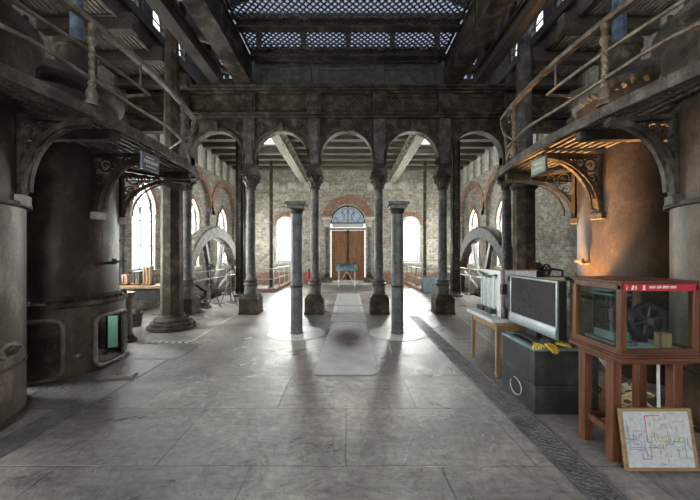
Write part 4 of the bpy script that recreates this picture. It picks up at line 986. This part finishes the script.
m = MB(); m.box(-4.36,-4.14,9.14,9.3,.05,.18); m.lathe([(.03,-.05),(.06,-.03),(.06,.03)], (-4.25,9.22,.22), 14); m.build('gearbox', M['rubber'], t, bevel=.01)
m = MB(); m.lathe([(.075,-.02),(.1,-.02),(.1,.02),(.075,.02)], (-4.64,9.22,.17), 20, 'x', closed=True); m.build('wheel', M['red'], t)

# small pillar, bench, bucket on the boiler side
X, Y = -4.05, 5.72
t = thing('short_pillar', (X, Y, 0), 'short round iron pillar with flat cap, standing beside the open hatch', 'pillar')
m = MB(); m.lathe([(.15,0),(.15,.04),(.1,.07),(.085,.12)], (X,Y,0), 24); m.build('base', M['iron_brown'], t); m = MB(); m.lathe([(.075,.1),(.07,.8)], (X,Y,0), 24); m.build('shaft', M['rail'], t); m = MB(); m.lathe([(.07,.78),(.11,.82),(.12,.86),(.12,.9)], (X,Y,0), 24); m.build('cap', M['rail'], t)
t = thing('work_bench', (-4.75, 7.5, 0), 'brown wooden bench below the arched window, carrying small models', 'bench')
m = MB(); m.box(-5.45,-4.15,7.15,7.85,.8,.86); m.build('bench_top', M['table'], t, bevel=.006)
m = MB(); m.box(-4.98,-4.2,7.2,7.8,.55,.8); m.build('drawer_box', M['black'], t, bevel=.006); legs4(t, -5.42, -4.18, 7.18, 7.82, .8, .07, M['table'])
t = thing('bucket', (-4.72, 6.9, 0), 'dented dark metal bucket with rags under the bench', 'bucket')
m = MB(); m.lathe([(.11,.0),(.15,.28),(.16,.29),(.15,.3),(.14,.28),(.1,.02)], (-4.72,6.9,0), 28); m.build('pail', M['iron_grey'], t); m = MB(); m.tube([(-4.72+.155*cos(pi*i/10),6.9-.05*sin(pi*i/10),.28+.05*sin(pi*i/10)) for i in range(11)], .007, 6); m.build('handle', M['iron'], t)
m = MB(); m.lathe([(.1,.2),(.12,.3),(.07,.37),(.02,.36)], (-4.73,6.9,0), 9); m.build('rags', M['fascia'], t)
def small_model(x, y, w, h, mat, label, base=M['case']):
    z = .86; t = thing('engine_model', (x, y, z), label, 'model')
    m = MB(); m.box(x-w, x+w, y-.1, y+.1, z, z+.04); m.build('base', base, t)
    for dx in (-w*.7, w*.7):
        m = MB(); m.box(x+dx-.015, x+dx+.015, y-.06, y-.03, z+.04, z+h); m.box(x+dx-.015, x+dx+.015, y+.03, y+.06, z+.04, z+h); m.build('upright', mat, t)
    m = MB(); m.box(x-w*.85, x+w*.85, y-.08, y+.08, z+h, z+h+.03); m.bar((x-w*.7,y-.04,z+.06),(x+w*.7,y-.04,z+h-.02),.014,.014); m.build('cross_head', mat, t)
    m = MB(); m.lathe([(.05,z+.04),(.05,z+h*.5),(.02,z+h*.52),(.015,z+h*.9)], (x,y,0), 14); m.build('cylinder', M['brass'], t)
small_model(-4.75, 7.4, .10, .42, M['table'], 'tall wooden framed engine model on the bench, nearest the iron column'); small_model(-5.02, 7.42, .08, .3, M['iron_grey'], 'grey framed engine model in the middle of the bench'); small_model(-5.28, 7.4, .07, .22, M['copper'], 'small copper coloured engine model at the wall end of the bench')
t = thing('leaflet_stack', (-4.45, 7.35, .86), 'white leaflet stack lying on the bench behind the iron column', 'leaflets')
m = MB(); [m.cbox((-4.42,7.35,.864+.006*i),(.2,.28,.005),(0,0,.05*i)) for i in range(4)]; m.build('paper_sheets', M['paper'], t)
t = thing('wall_pipe', (-5.6, 7.7, 0), 'tall dark pipe with clips up the brick wall behind the bench', 'pipe')
m = MB(); m.tube([(-5.6,7.72,.02),(-5.6,7.72,3.0),(-5.75,7.8,3.2),(-5.75,8.4,3.2)], .06, 12); m.build('pipe_run', M['iron_grey'], t); m = MB(); [m.lathe([(.085,z),(.085,z+.06)], (-5.6,7.72,0), 14) for z in (.4,1.4,1.9,2.6)]; [m.box(-5.92,-5.6,7.7,7.74,z,z+.05) for z in (.4,1.4,2.6)]; m.build('clips', M['iron'], t)

# ---------------- exhibits on the other side
def crate(z0, z1, label, lid):
    t = thing('black_crate', (2.18, 3.42, z0), label, 'crate'); x0,x1,y0,y1 = 1.86,2.5,3.1,3.74
    m = MB(); m.box(x0,x1,y0,y1,z0,z1-.03 if lid else z1-.004); m.build('crate_body', M['black'], t, bevel=.008)
    if lid:
        m = MB(); m.box(x0-.006,x1+.006,y0-.006,y0+.05,z1-.03,z1); m.box(x0-.006,x1+.006,y1-.05,y1+.006,z1-.03,z1); m.box(x0-.006,x0+.05,y0+.05,y1-.05,z1-.03,z1); m.box(x1-.05,x1+.006,y0+.05,y1-.05,z1-.03,z1); m.build('lid_frame', M['bluegrey'], t, bevel=.004)
        m = MB(); m.box(x0+.05,x1-.05,y0+.05,y1-.05,z1-.03,z1-.008); m.build('lid_panel', M['black'], t)
    else:
        m = MB(); m.tube([(1.85-.015*sin(pi*i/30), 3.42+.13*cos(5.4*i/30+1.2)*(1-.1*i/30), .155+.085*sin(5.4*i/30+1.2)) for i in range(31)], .005, 7); m.build('cable_loop', M['rail_pale'], t)
    return t
crate(0, .29, 'lower black crate with a pale cable loop on its side', False); crate(.29, .66, 'upper black crate with grey lid frame, carrying the television', True)
# television
t = thing('television', (2.05, 3.55, .66), 'grey flat screen television standing on the black crates', 'television')
m = MB(); m.box(2.078,2.165,3.07,3.96,.74,1.33); m.box(2.165,2.225,3.2,3.9,.82,1.22); m.build('casing', M['rubber'], t, bevel=.01)
m = MB(); m.box(2.06,2.08,3.07,3.96,1.31,1.33); m.box(2.06,2.08,3.07,3.09,.87,1.31); m.box(2.06,2.08,3.94,3.96,.87,1.31); m.build('bezel', M['silver'], t, bevel=.004)
m = MB(); m.box(2.067,2.079,3.09,3.94,.87,1.31); m.build('screen', M['screen'], t)
m = MB(); pr = [(2.08,.74),(2.06,.75),(2.045,.79),(2.05,.85),(2.06,.87),(2.08,.87)]; m.prism(pr, lambda u,v,d: Vector((u,d,v)), 3.07, 3.96); m.build('speaker_bar', M['silver'], t, smooth=50)
m = MB(); m.box(2.09,2.16,3.45,3.65,.67,.78); m.box(1.97,2.28,3.25,3.7,.661,.68); m.build('stand', M['rubber'], t, bevel=.008)
# gloves
def glove(x, y, z, rot, tilt, label, mat):
    t = thing('work_glove', (x,y,z), label, 'glove'); Mx = Matrix.Translation((x,y,z)) @ Euler((tilt,0,rot)).to_matrix().to_4x4(); m = MB()
    vs = [Mx@Vector(p) for p in ((-.035,0,.0),(.035,0,.0),(.04,-.075,0),(-.04,-.075,0),(-.03,0,.022),(.03,0,.022),(.036,-.07,.024),(-.036,-.07,.024))]; m.add(vs, [(3,2,1,0),(4,5,6,7),(0,1,5,4),(1,2,6,5),(2,3,7,6),(3,0,4,7)])
    for i, L in enumerate((.05,.062,.058,.042)): xx = -.03+.02*i; m.tube([Mx@Vector((xx,-.07,.012)), Mx@Vector((xx*1.15,-.07-L*.6,.016)), Mx@Vector((xx*1.2,-.07-L,.004))], [.0115,.011,.008], 8)
    m.tube([Mx@Vector((.032,-.02,.012)), Mx@Vector((.058,-.045,.012)), Mx@Vector((.064,-.07,.006))], [.013,.012,.008], 8); m.build('hand', mat, t)
    m = MB(); vs = [Mx@Vector((sx*w,yy,zz)) for yy, w in ((0,.036),(.05,.042)) for sx, zz in ((-1,-.002),(1,-.002),(1,.026),(-1,.026))]; m.add(vs, [(0,1,2,3),(7,6,5,4),(0,4,5,1),(1,5,6,2),(2,6,7,3),(3,7,4,0)]); m.build('cuff', M['rubber'], t, bevel=.004)
glove(1.925, 3.17, .672, -.5, .1, 'pale yellow work glove on the corner of the upper crate, farther over the edge', M['yellow'])
glove(2.0, 3.13, .69, .25, .5, 'ochre yellow work glove hanging over the front of the upper crate', M['yellow2'])
glove(2.13, 3.19, .68, .9, .1, 'olive yellow work glove lying at the foot of the television', M['yellow'])
# instrument table
t = thing('side_table', (2.2, 4.43, 0), 'light wooden table beside the television, carrying the white instrument board', 'table')
m = MB(); m.box(1.84,2.56,4.0,4.86,.665,.7); m.build('table_top', M['table'], t, bevel=.004); m = MB(); m.box(1.88,2.52,4.04,4.82,.6,.665); m.build('apron', M['table'], t); legs4(t, 1.87, 2.53, 4.02, 4.84, .66, .045, M['table']); t.location.x += .05
t = thing('instrument_board', (2.1, 4.4, .7), 'white and grey instrument board with gauge tubes and black fittings, on the wooden table', 'instrument')
m = MB(); m.box(1.82,2.5,4.05,4.9,.7,.745); m.build('base_board', M['grey_board'], t, bevel=.004)
m = MB(); m.box(2.02,2.05,4.25,4.85,.745,1.37); m.build('white_panel', M['white'], t)
m = MB(); m.box(2.02,2.5,4.21,4.25,.745,1.37); m.build('grey_panel', M['grey_board'], t)
m = MB(); m.box(2.0,2.52,4.2,4.26,1.37,1.385); m.build('copper_strip', M['copper'], t)
for k in range(4):
    y = 4.34+.13*k; m = MB(); m.tube([(1.985,y,.8),(1.985,y,1.26)], .016, 8); m.lathe([(.03,.745),(.03,.82),(.018,.84)], (1.985,y,0), 12); m.lathe([(.025,1.25),(.025,1.29)], (1.985,y,0), 12); m.build('gauge_tube', M['silver'], t)
for y0 in (4.3, 4.56):
    m = MB(); m.box(1.92,2.0,y0,y0+.2,.77,.84); m.build('black_block', M['rubber'], t, bevel=.006)
m = MB(); m.box(2.0,2.07,4.13,4.2,1.06,1.2); m.build('gauge_box', M['rubber'], t, bevel=.006)
m = MB(); m.tube([(2.04,4.17,.76),(2.04,4.17,1.06)], .018, 8); m.tube([(2.04,4.17,1.2),(2.04,4.17,1.5)], .012, 8); m.tube([(2.15,4.17,.76),(2.15,4.17,1.28)], .01, 8); m.tube([(2.1,4.17,1.26),(2.24,4.17,1.26)], .02, 8); m.lathe([(.05,-.02),(.05,.02)], (2.15,4.15,1.28), 16, 'y'); m.tube([(2.0,4.3,1.3),(1.97,4.5,1.27),(1.97,4.75,1.33)], .02, 8); m.build('pipework', M['iron_grey'], t)
for x in (2.03, 2.14): m = MB(); m.lathe([(.04,.745),(.04,.86),(.025,.9)], (x,4.14,0), 14); m.build('black_fitting', M['rubber'], t)
t.location.x += .05
t = thing('leaflet', (1.93, 4.35, .745), 'pale printed leaflet lying on the base board before the instrument tubes', 'leaflet')
m = MB(); m.cbox((1.875,4.35,.748),(.09,.3,.004),(0,0,.06)); m.build('sheet', M['paper'], t); t.location.x += .05

# display case
CX0, CX1, CY0, CY1, CZ0, CZ1 = 1.975, 2.545, 2.25, 2.74, .815, 1.405
t = thing('case_table', (2.3, 2.54, 0), 'red brown wooden table with low stretchers carrying the glass display case', 'table')
m = MB(); m.box(2.02,2.58,2.36,2.74,.76,.815); m.build('apron', M['case'], t, bevel=.004); legs4(t, 2.03, 2.57, 2.385, 2.74, .78, .07, M['case_z'], .005)
m = MB(); m.box(2.05,2.09,2.455,2.67,.19,.24); m.box(2.1,2.5,2.68,2.71,.19,.24); m.box(2.515,2.555,2.455,2.67,.19,.24); m.build('stretcher', M['case'], t, bevel=.004)
t = thing('display_case', (2.26, 2.5, CZ0), 'mahogany framed glass display case holding a black flywheel model', 'display case')
m = MB(); m.box(CX0-.02,CX1+.02,CY0-.02,CY1+.02,CZ0,CZ0+.03); m.box(CX0-.01,CX1+.01,CY0-.01,CY1+.01,CZ0+.03,CZ0+.045)
m.box(CX0,CX1,CY0,CY0+.03,CZ0+.045,CZ0+.095); m.box(CX0,CX1,CY1-.03,CY1,CZ0+.045,CZ0+.095); m.box(CX0,CX0+.03,CY0+.03,CY1-.03,CZ0+.045,CZ0+.095); m.box(CX1-.03,CX1,CY0+.03,CY1-.03,CZ0+.045,CZ0+.095); m.build('case_base', M['case'], t, bevel=.005)
for x in (CX0, CX1-.042):
    for y in (CY0, CY1-.042): m = MB(); m.box(x,x+.042,y,y+.042,CZ0+.09,CZ1-.03); m.build('corner_post', M['case_z'], t, bevel=.004)
m = MB()
for a in ((CX0,CX1,CY0,CY0+.035),(CX0,CX1,CY1-.035,CY1),(CX0,CX0+.035,CY0+.035,CY1-.035),(CX1-.035,CX1,CY0+.035,CY1-.035)): m.box(*a, CZ1-.07, CZ1-.02)
m.box(CX0-.012,CX1+.012,CY0-.012,CY1+.012,CZ1-.02,CZ1); m.build('top_frame', M['case'], t, bevel=.005)
m = MB(); m.box(CX0+.04,CX1-.04,CY0+.012,CY0+.016,CZ0+.09,CZ1-.06); m.box(CX0+.04,CX1-.04,CY1-.016,CY1-.012,CZ0+.09,CZ1-.06); m.box(CX0+.012,CX0+.016,CY0+.04,CY1-.04,CZ0+.09,CZ1-.06); m.box(CX1-.016,CX1-.012,CY0+.04,CY1-.04,CZ0+.09,CZ1-.06); m.build('glass_panes', M['case_glass'], t, smooth=0)
m = MB(); m.box(CX0+.03,CX1-.03,CY0+.03,CY1-.03,CZ0+.045,CZ0+.075); m.build('floor_board', M['grey_board'], t)
m = MB(); bx0 = CX0+.012; m.box(bx0,CX1-.03,CY0-.006,CY0,CZ1-.072,CZ1-.022); bn = m.build('banner', M['banner'], t)
m = MB(); yb = CY0-.0075
def gl(x0, x1, z0, z1, sk=0): m.prism([(x0,z0),(x1,z0),(x1+sk,z1),(x0+sk,z1)], lambda u,v,d: Vector((u,yb+d,v)), 0, .002)
zb = CZ1-.065
for (x, w, z0, z1) in ((.02,.006,0,.012),(.024,.01,.014,.018),(.018,.01,.026,.03),(.06,.028,.02,.026),(.066,.007,.004,.036),(.058,.007,0,.016),(.082,.012,.002,.008),(.09,.006,.008,.03),(.14,.018,0,.012),(.143,.012,.014,.022),(.14,.018,.024,.03),(.144,.01,.032,.037)): gl(bx0+x, bx0+x+w, zb+z0, zb+z1)
x = bx0+.185
for wrd in (4, 3, 4, 4):
    for i in range(wrd):
        gl(x, x+.004, zb+.012, zb+.03, .006); gl(x+.006, x+.0085, zb+.012, zb+.03, .006)
        if i % 2: gl(x+.001, x+.008, zb+.026, zb+.03, .004)
        else: gl(x+.001, x+.008, zb+.018, zb+.021, .003)
        x += .0115
    x += .008
m.build('lettering', M['white'], bn, smooth=0)
# model engine in the case
zf = CZ0+.0755
t = thing('flywheel_model', (2.36, 2.47, zf), 'black six spoked flywheel model inside the glass display case', 'model')
c = Vector((2.37,2.47,zf+.18)); m = MB(); m.lathe([(.115,-.018),(.14,-.018),(.144,0),(.14,.018),(.115,.018),(.112,0)], c, 56, 'y', closed=True); m.build('rim', M['rubber'], t)
m = MB()
m.lathe([(.01,-.04),(.03,-.035),(.03,.035),(.01,.04)], c, 18, 'y'); m.build('hub', M['iron_grey'], t)
for k in range(6):
    a = 2*pi*k/6+.3; m = MB(); m.tube([c+Vector((cos(a)*r,0,sin(a)*r)) for r in (.025,.07,.116)], [.017,.012,.015], 8); m.build('spoke', M['rubber'], t)
m = MB(); m.box(2.33,2.41,2.5,2.56,zf,zf+.17); m.tube([c+Vector((0,.03,0)), c+Vector((0,.1,0))], .012, 8); m.build('pedestal', M['iron'], t)
t = thing('wood_block', (2.4, 2.36, zf), 'small brown wooden block in front of the flywheel model in the case', 'block')
m = MB(); m.box(2.36,2.44,2.34,2.40,zf,zf+.11); m.build('block_body', M['table'], t, bevel=.003)
t = thing('beam_engine_model', (2.13, 2.55, zf), 'teal and black beam engine model at the side of the glass case facing the television', 'model')
m = MB(); m.box(2.04,2.22,2.38,2.68,zf,zf+.03); m.box(2.07,2.19,2.42,2.62,zf+.03,zf+.1); m.build('bed', M['teal'], t, bevel=.004)
for x, y in ((2.07,2.44),(2.18,2.44),(2.07,2.62),(2.18,2.62)): m = MB(); m.lathe([(.014,zf+.1),(.009,zf+.14),(.009,zf+.36),(.014,zf+.38)], (x,y,0), 12); m.build('column', M['rubber'], t)
m = MB(); m.box(2.05,2.2,2.41,2.65,zf+.38,zf+.4); m.bar((2.125,2.36,zf+.44),(2.125,2.7,zf+.41),.025,.04); m.build('beam', M['teal'], t, bevel=.004)
m = MB(); m.lathe([(.035,zf+.1),(.035,zf+.24),(.012,zf+.25),(.01,zf+.41)], (2.125,2.46,0), 16); m.tube([(2.14+.07*cos(2*pi*i/20),2.6,zf+.2+.07*sin(2*pi*i/20)) for i in range(20)], .008, 6, closed=True); m.build('steam_cylinder', M['iron'], t)

# framed diagram leaning on the table legs
t = thing('framed_diagram', (2.33, 2.3, 0), 'gilt framed coloured pipe diagram leaning on the legs of the case table', 'framed picture')
Rm = Matrix.Translation((2.045, 2.285, .004)) @ Euler((radians(-8.5),0,0)).to_matrix().to_4x4(); W, H = .54, .435
m = MB(); fw = .022
for a in ((0,W,0,fw),(0,W,H-fw,H),(0,fw,fw,H-fw),(W-fw,W,fw,H-fw)): m.box(a[0],a[1],-.004,.02,a[2],a[3],Rm)
m.build('frame', M['gilt'], t, bevel=.003)
m = MB(); m.box(fw,W-fw,.004,.014,fw,H-fw,Rm); m.build('paper_sheet', M['paper'], t)
def strokes(name, mat, segs, w=.0045):
    m = MB()
    for p in segs:
        for a, b in zip(p, p[1:]): m.bar(Rm@Vector((a[0]*W,.0035,a[1]*H)), Rm@Vector((b[0]*W,.0035,b[1]*H)), .0015, w, (0,1,0)) if 0 else m.bar(Rm@Vector((a[0]*W,.0035,a[1]*H)), Rm@Vector((b[0]*W,.0035,b[1]*H)), w, .0015, Rm.to_3x3()@Vector((0,1,0)))
    m.build(name, mat, t, smooth=0)
strokes('red_lines', M['line_red'], [[(.56,.88),(.35,.88),(.35,.45),(.42,.45)],[(.16,.63),(.26,.63)]])
strokes('yellow_lines', M['line_yellow'], [[(.66,.92),(.66,.82),(.46,.82),(.46,.5)],[(.38,.47),(.56,.47),(.56,.52)],[(.52,.44),(.62,.2),(.66,.24)],[(.76,.74),(.76,.52),(.88,.52)]])
strokes('blue_lines', M['line_blue'], [[(.1,.72),(.1,.34),(.3,.34),(.3,.4)],[(.16,.6),(.16,.42),(.24,.42)],[(.13,.5),(.22,.5)],[(.26,.28),(.26,.18),(.38,.18),(.38,.4)],[(.32,.36),(.32,.22)],[(.2,.6),(.2,.4)],[(.9,.52),(.9,.4),(.97,.3)],[(.12,.37),(.28,.37)]])
strokes('green_lines', M['line_green'], [[(.42,.4),(.52,.34)],[(.74,.5),(.68,.4),(.78,.36)],[(.76,.2),(.97,.2)],[(.76,.34),(.76,.2)],[(.86,.52),(.86,.22)],[(.4,.36),(.56,.36)],[(.7,.46),(.8,.46)]])
strokes('grey_lines', M['line_grey'], [[(.44,.09),(.58,.09)],[(.47,.12),(.54,.12)],[(.08,.8),(.08,.6)],[(.74,.78),(.88,.78),(.88,.84)],[(.58,.7),(.64,.7),(.64,.5)],[(.78,.7),(.78,.6)]], .003)
rn = random.Random(11)
for nm, mt, (cx, cz), n in (('blue_details','line_blue',(.2,.45),26),('red_details','line_red',(.36,.6),10),('green_details','line_green',(.62,.42),24),('yellow_details','line_yellow',(.56,.5),16),('grey_details','line_grey',(.5,.6),46)):
    sg = []
    for i in range(n):
        u, v = min(.95,max(.06,rn.gauss(cx,.14 if n < 40 else .25))), min(.92,max(.1,rn.gauss(cz,.14 if n < 40 else .2))); L = rn.uniform(.02,.09)
        sg.append([(u,v),(min(.96,u+L),v)] if rn.random() < .5 else [(u,v),(u,max(.07,v-L))])
    strokes(nm, M[mt], sg, .0035)

# planks, hoses and loose pipes behind the case
t = thing('plank_floor', (3.0, 3.3, 0), 'low brown board platform on the floor under the hoses, behind the case table', 'boards')
m = MB(); [m.box(2.54+.15*i,2.68+.15*i,2.82,3.85 if i < 4 else 3.2,.0,.04) for i in range(5)]; m.build('boards', M['plank'], t, bevel=.003)
rn = random.Random(5)
for (cx, cy, r, mat, z0, lab) in ((2.64,2.93,.09,'gold_rope',.055,'tan hose in loose coils on the boards nearest the black crates'),(2.93,3.2,.13,'gold_rope',.055,'tan hose in wide loops on the boards, farther from the crates'),(2.7,3.62,.12,'rubber',.055,'coiled black cable on the boards behind the hoses')):
    pth = []; n = 96
    for i in range(n):
        a = 2*pi*4.3*i/n; rr = r*(.75+.35*sin(a*.37+cx*9)); pth.append((cx+rr*cos(a)*(1+.25*sin(a*.21))+.04*sin(a*.5), cy+rr*1.15*sin(a)+.05*cos(a*.43), z0+.3*(i/n)*(.55+.45*sin(a*.8+1))+.004*(i%7)/7))
    m = MB(); m.tube(pth, .0115, 7); tag(m.build('hose_coil', M[mat]), lab, 'hose')
t = thing('loose_pipe', (2.9, 3.1, .04), 'thick pale pipe leaning diagonally behind the case table', 'pipe')
m = MB(); m.tube([(3.06,3.42,.1),(2.95,3.7,.5)], .05, 14); m.build('pipe_run', M['grey_board'], t); m = MB(); m.tube([(3.045,3.46,.155),(3.03,3.5,.21)], .065, 14); m.build('collar', M['iron'], t)
t = thing('white_rod', (2.72, 2.72, 0), 'thin white rod standing upright behind the leaning diagram', 'rod')
m = MB(); m.tube([(2.66,2.66,0),(2.67,2.68,.75)], .012, 10); m.build('rod_run', M['white'], t); m = MB(); m.lathe([(.03,0),(.03,.02)], (2.66,2.66,0), 12); m.build('foot', M['white'], t)
# pipe stand behind the television
t = thing('pipe_stand', (3.35, 5.2, 0), 'stand of greenish brass pipes and valve wheels between television and display case', 'pipework')
for x in (3.02, 3.6): m = MB(); m.box(x-.03,x+.03,5.3,5.36,0,1.2); m.box(x-.08,x+.08,5.24,5.42,0,.03); m.build('upright', M['iron'], t)
for z, r in ((1.17,.035),(1.05,.045)): m = MB(); m.tube([(2.95,5.28,z),(3.66,5.28,z)], r, 12); m.build('pipe', M['tape'] if z > 1.1 else M['brass'], t)
for x, z in ((3.2,.86),(3.42,.8),(3.3,.6)):
    m = MB(); m.tube([(x+.07*cos(2*pi*i/16),5.24,z+.07*sin(2*pi*i/16)) for i in range(16)], .012, 6, closed=True); [m.tube([(x,5.24,z),(x+.07*cos(a),5.24,z+.07*sin(a))], .008, 5) for a in (0,2.1,4.2)]; m.tube([(x,5.2,z),(x,5.4,z)], .012, 6); m.build('valve_wheel', M['iron_grey'], t)
m = MB(); m.box(3.02,3.6,5.36,5.4,.45,1.0); m.build('back_plate', M['iron_brown'], t)
t = thing('small_engine', (4.55, 7.4, 0), 'small dark machine on a trestle before the bare brick wall, behind the television', 'machine')
m = MB(); m.box(4.1,5.3,7.2,7.7,.98,1.06); m.build('trestle_top', M['timber'], t); legs4(t, 4.12, 5.28, 7.22, 7.68, .98, .08, M['timber'])
m = MB(); m.box(4.25,4.6,7.3,7.6,1.06,1.2); m.lathe([(.02,-.16),(.12,-.15),(.12,.15),(.02,.16)], (4.45,7.45,1.28), 20, 'x'); m.build('body', M['iron'], t, bevel=.01)
m = MB(); m.lathe([(.12,-.02),(.15,-.02),(.15,.02),(.12,.02)], (4.75,7.45,1.22), 24, 'x', closed=True); m.tube([(4.6,7.45,1.22),(4.8,7.45,1.22)], .02, 8); [m.tube([(4.75,7.45-.13*cos(a),1.22-.13*sin(a)),(4.75,7.45+.13*cos(a),1.22+.13*sin(a))], .012, 6) for a in (0,1.05,2.1)]; m.build('wheel', M['iron'], t)
m = MB(); m.tube([(4.62,7.4,1.2),(4.9,7.4,1.24),(5.1,7.4,1.2),(5.1,7.4,1.06)], .03, 8); m.build('pipe', M['iron_grey'], t)
# warm floor lamp that lights the boiler
LP = Vector((2.85, 4.45, .2)); LT = Vector((3.32, 4.42, 2.1))
t = thing('flood_lamp', (LP.x, LP.y, 0), 'small black floor flood lamp aimed up at the rusty boiler', 'lamp')
dr = (LT-LP).normalized(); m = MB(); m.tube([LP-dr*.12, LP-dr*.08, LP+dr*.02], [.05,.07,.08], 20); m.build('lamp_body', M['rubber'], t)
m = MB(); m.tube([LP+dr*.021, LP+dr*.024], .07, 20); mm, tt, bb = nt('warm_lamp_lens'); bb.inputs['Base Color'].default_value = (1,.7,.35,1); bb.inputs['Emission Color'].default_value = (1,.62,.28,1); bb.inputs['Emission Strength'].default_value = 8; m.build('lens', mm, t)
m = MB(); m.box(LP.x-.1,LP.x+.1,LP.y-.1,LP.y+.1,0,.02); m.tube([(LP.x-.09,LP.y,.02),(LP.x-.09,LP.y,.2)], .008, 6); m.tube([(LP.x+.09,LP.y,.02),(LP.x+.09,LP.y,.2)], .008, 6); m.build('bracket_stand', M['iron'], t)

# ================================================================== LIGHT, SKY, CAMERA
def area(name, loc, target, sx, sy, radiance, color=(1,1,1)):
    L = bpy.data.lights.new(name, 'AREA'); L.shape = 'RECTANGLE'; L.size = sx; L.size_y = sy; L.energy = radiance*pi*sx*sy; L.color = color
    o = bpy.data.objects.new(name, L); COL.objects.link(o); o.location = loc
    dv = Vector(target)-Vector(loc); o.rotation_euler = dv.to_track_quat('-Z', 'Y').to_euler(); return o
for s in (-1, 1):
    area('daylight_far_window', (s*3.32, FY+.75, 2.4), (s*3.32, 0, 2.4), 1.3, 2.8, RAD_FAR, (1,.97,.95))
    for k, c in enumerate(BAYS):
        if k >= 2 and (s < 0 or k >= 6): area('daylight_side_window', (s*(WX+.6), c, 2.5), (0, c, 2.5), 1.7, 3.4, RAD_SIDE, (1,.975,.97))
for o in RWIN: area('fill_rear_window', (o['c'], -7.9, 3.6), (o['c'], 0, 3.2), 2.8, 4.6, RAD_REAR, (1,.92,.87))  # added fill light behind the camera, brightening the hall from the front
pl = bpy.data.lights.new('hatch_fill_light', 'POINT'); pl.energy = 3; pl.shadow_soft_size = .03; po = bpy.data.objects.new('hatch_fill_light', pl); COL.objects.link(po); po.location = (-3.75, 4.6, .86)  # added point light without a fixture, brightens the green panel in the boiler
area('daylight_fanlight', (0, FY+.8, 3.7), (0, 0, 3.7), 1.8, 1.0, RAD_FAR*.25)
spot = bpy.data.lights.new('flood_lamp_light', 'SPOT'); spot.energy = SPOT; spot.color = (1,.56,.2); spot.spot_size = radians(44); spot.spot_blend = .5; spot.shadow_soft_size = .05
so = bpy.data.objects.new('flood_lamp_light', spot); COL.objects.link(so); so.location = LP+dr*.05; so.rotation_euler = dr.to_track_quat('-Z','Y').to_euler()

w = bpy.data.worlds.new('overcast_sky'); SC.world = w; w.use_nodes = True; t = w.node_tree; t.nodes.clear()
out = t.nodes.new('ShaderNodeOutputWorld'); bg = t.nodes.new('ShaderNodeBackground'); tc = t.nodes.new('ShaderNodeTexCoord'); sp = t.nodes.new('ShaderNodeSeparateXYZ')
t.links.new(tc.outputs['Generated'], sp.inputs[0]); r = ramp(t, [(.0,(.95,.93,.92)),(.3,(1,.98,.98)),(1,(.95,.95,1.0))]); t.links.new(sp.outputs[2], r.inputs[0]); t.links.new(r.outputs[0], bg.inputs[0]); bg.inputs[1].default_value = SKY; t.links.new(bg.outputs[0], out.inputs[0])

cam = bpy.data.cameras.new('camera'); cam.sensor_width = 36; cam.lens = 36*F/700; cam.shift_x = 2/700; cam.shift_y = 4/700; cam.clip_start = .05
co = bpy.data.objects.new('camera', cam); COL.objects.link(co); co.location = (0,0,CAMZ); co.rotation_euler = (pi/2,0,0); SC.camera = co
vs = SC.view_settings; vs.view_transform = 'Standard'; vs.look = 'None'; vs.gamma = 1; vs.use_curve_mapping = False; vs.exposure = EXPO
SC.cycles.use_denoising = True; SC.cycles.max_bounces = 10; SC.cycles.diffuse_bounces = 5; SC.cycles.sample_clamp_indirect = 8
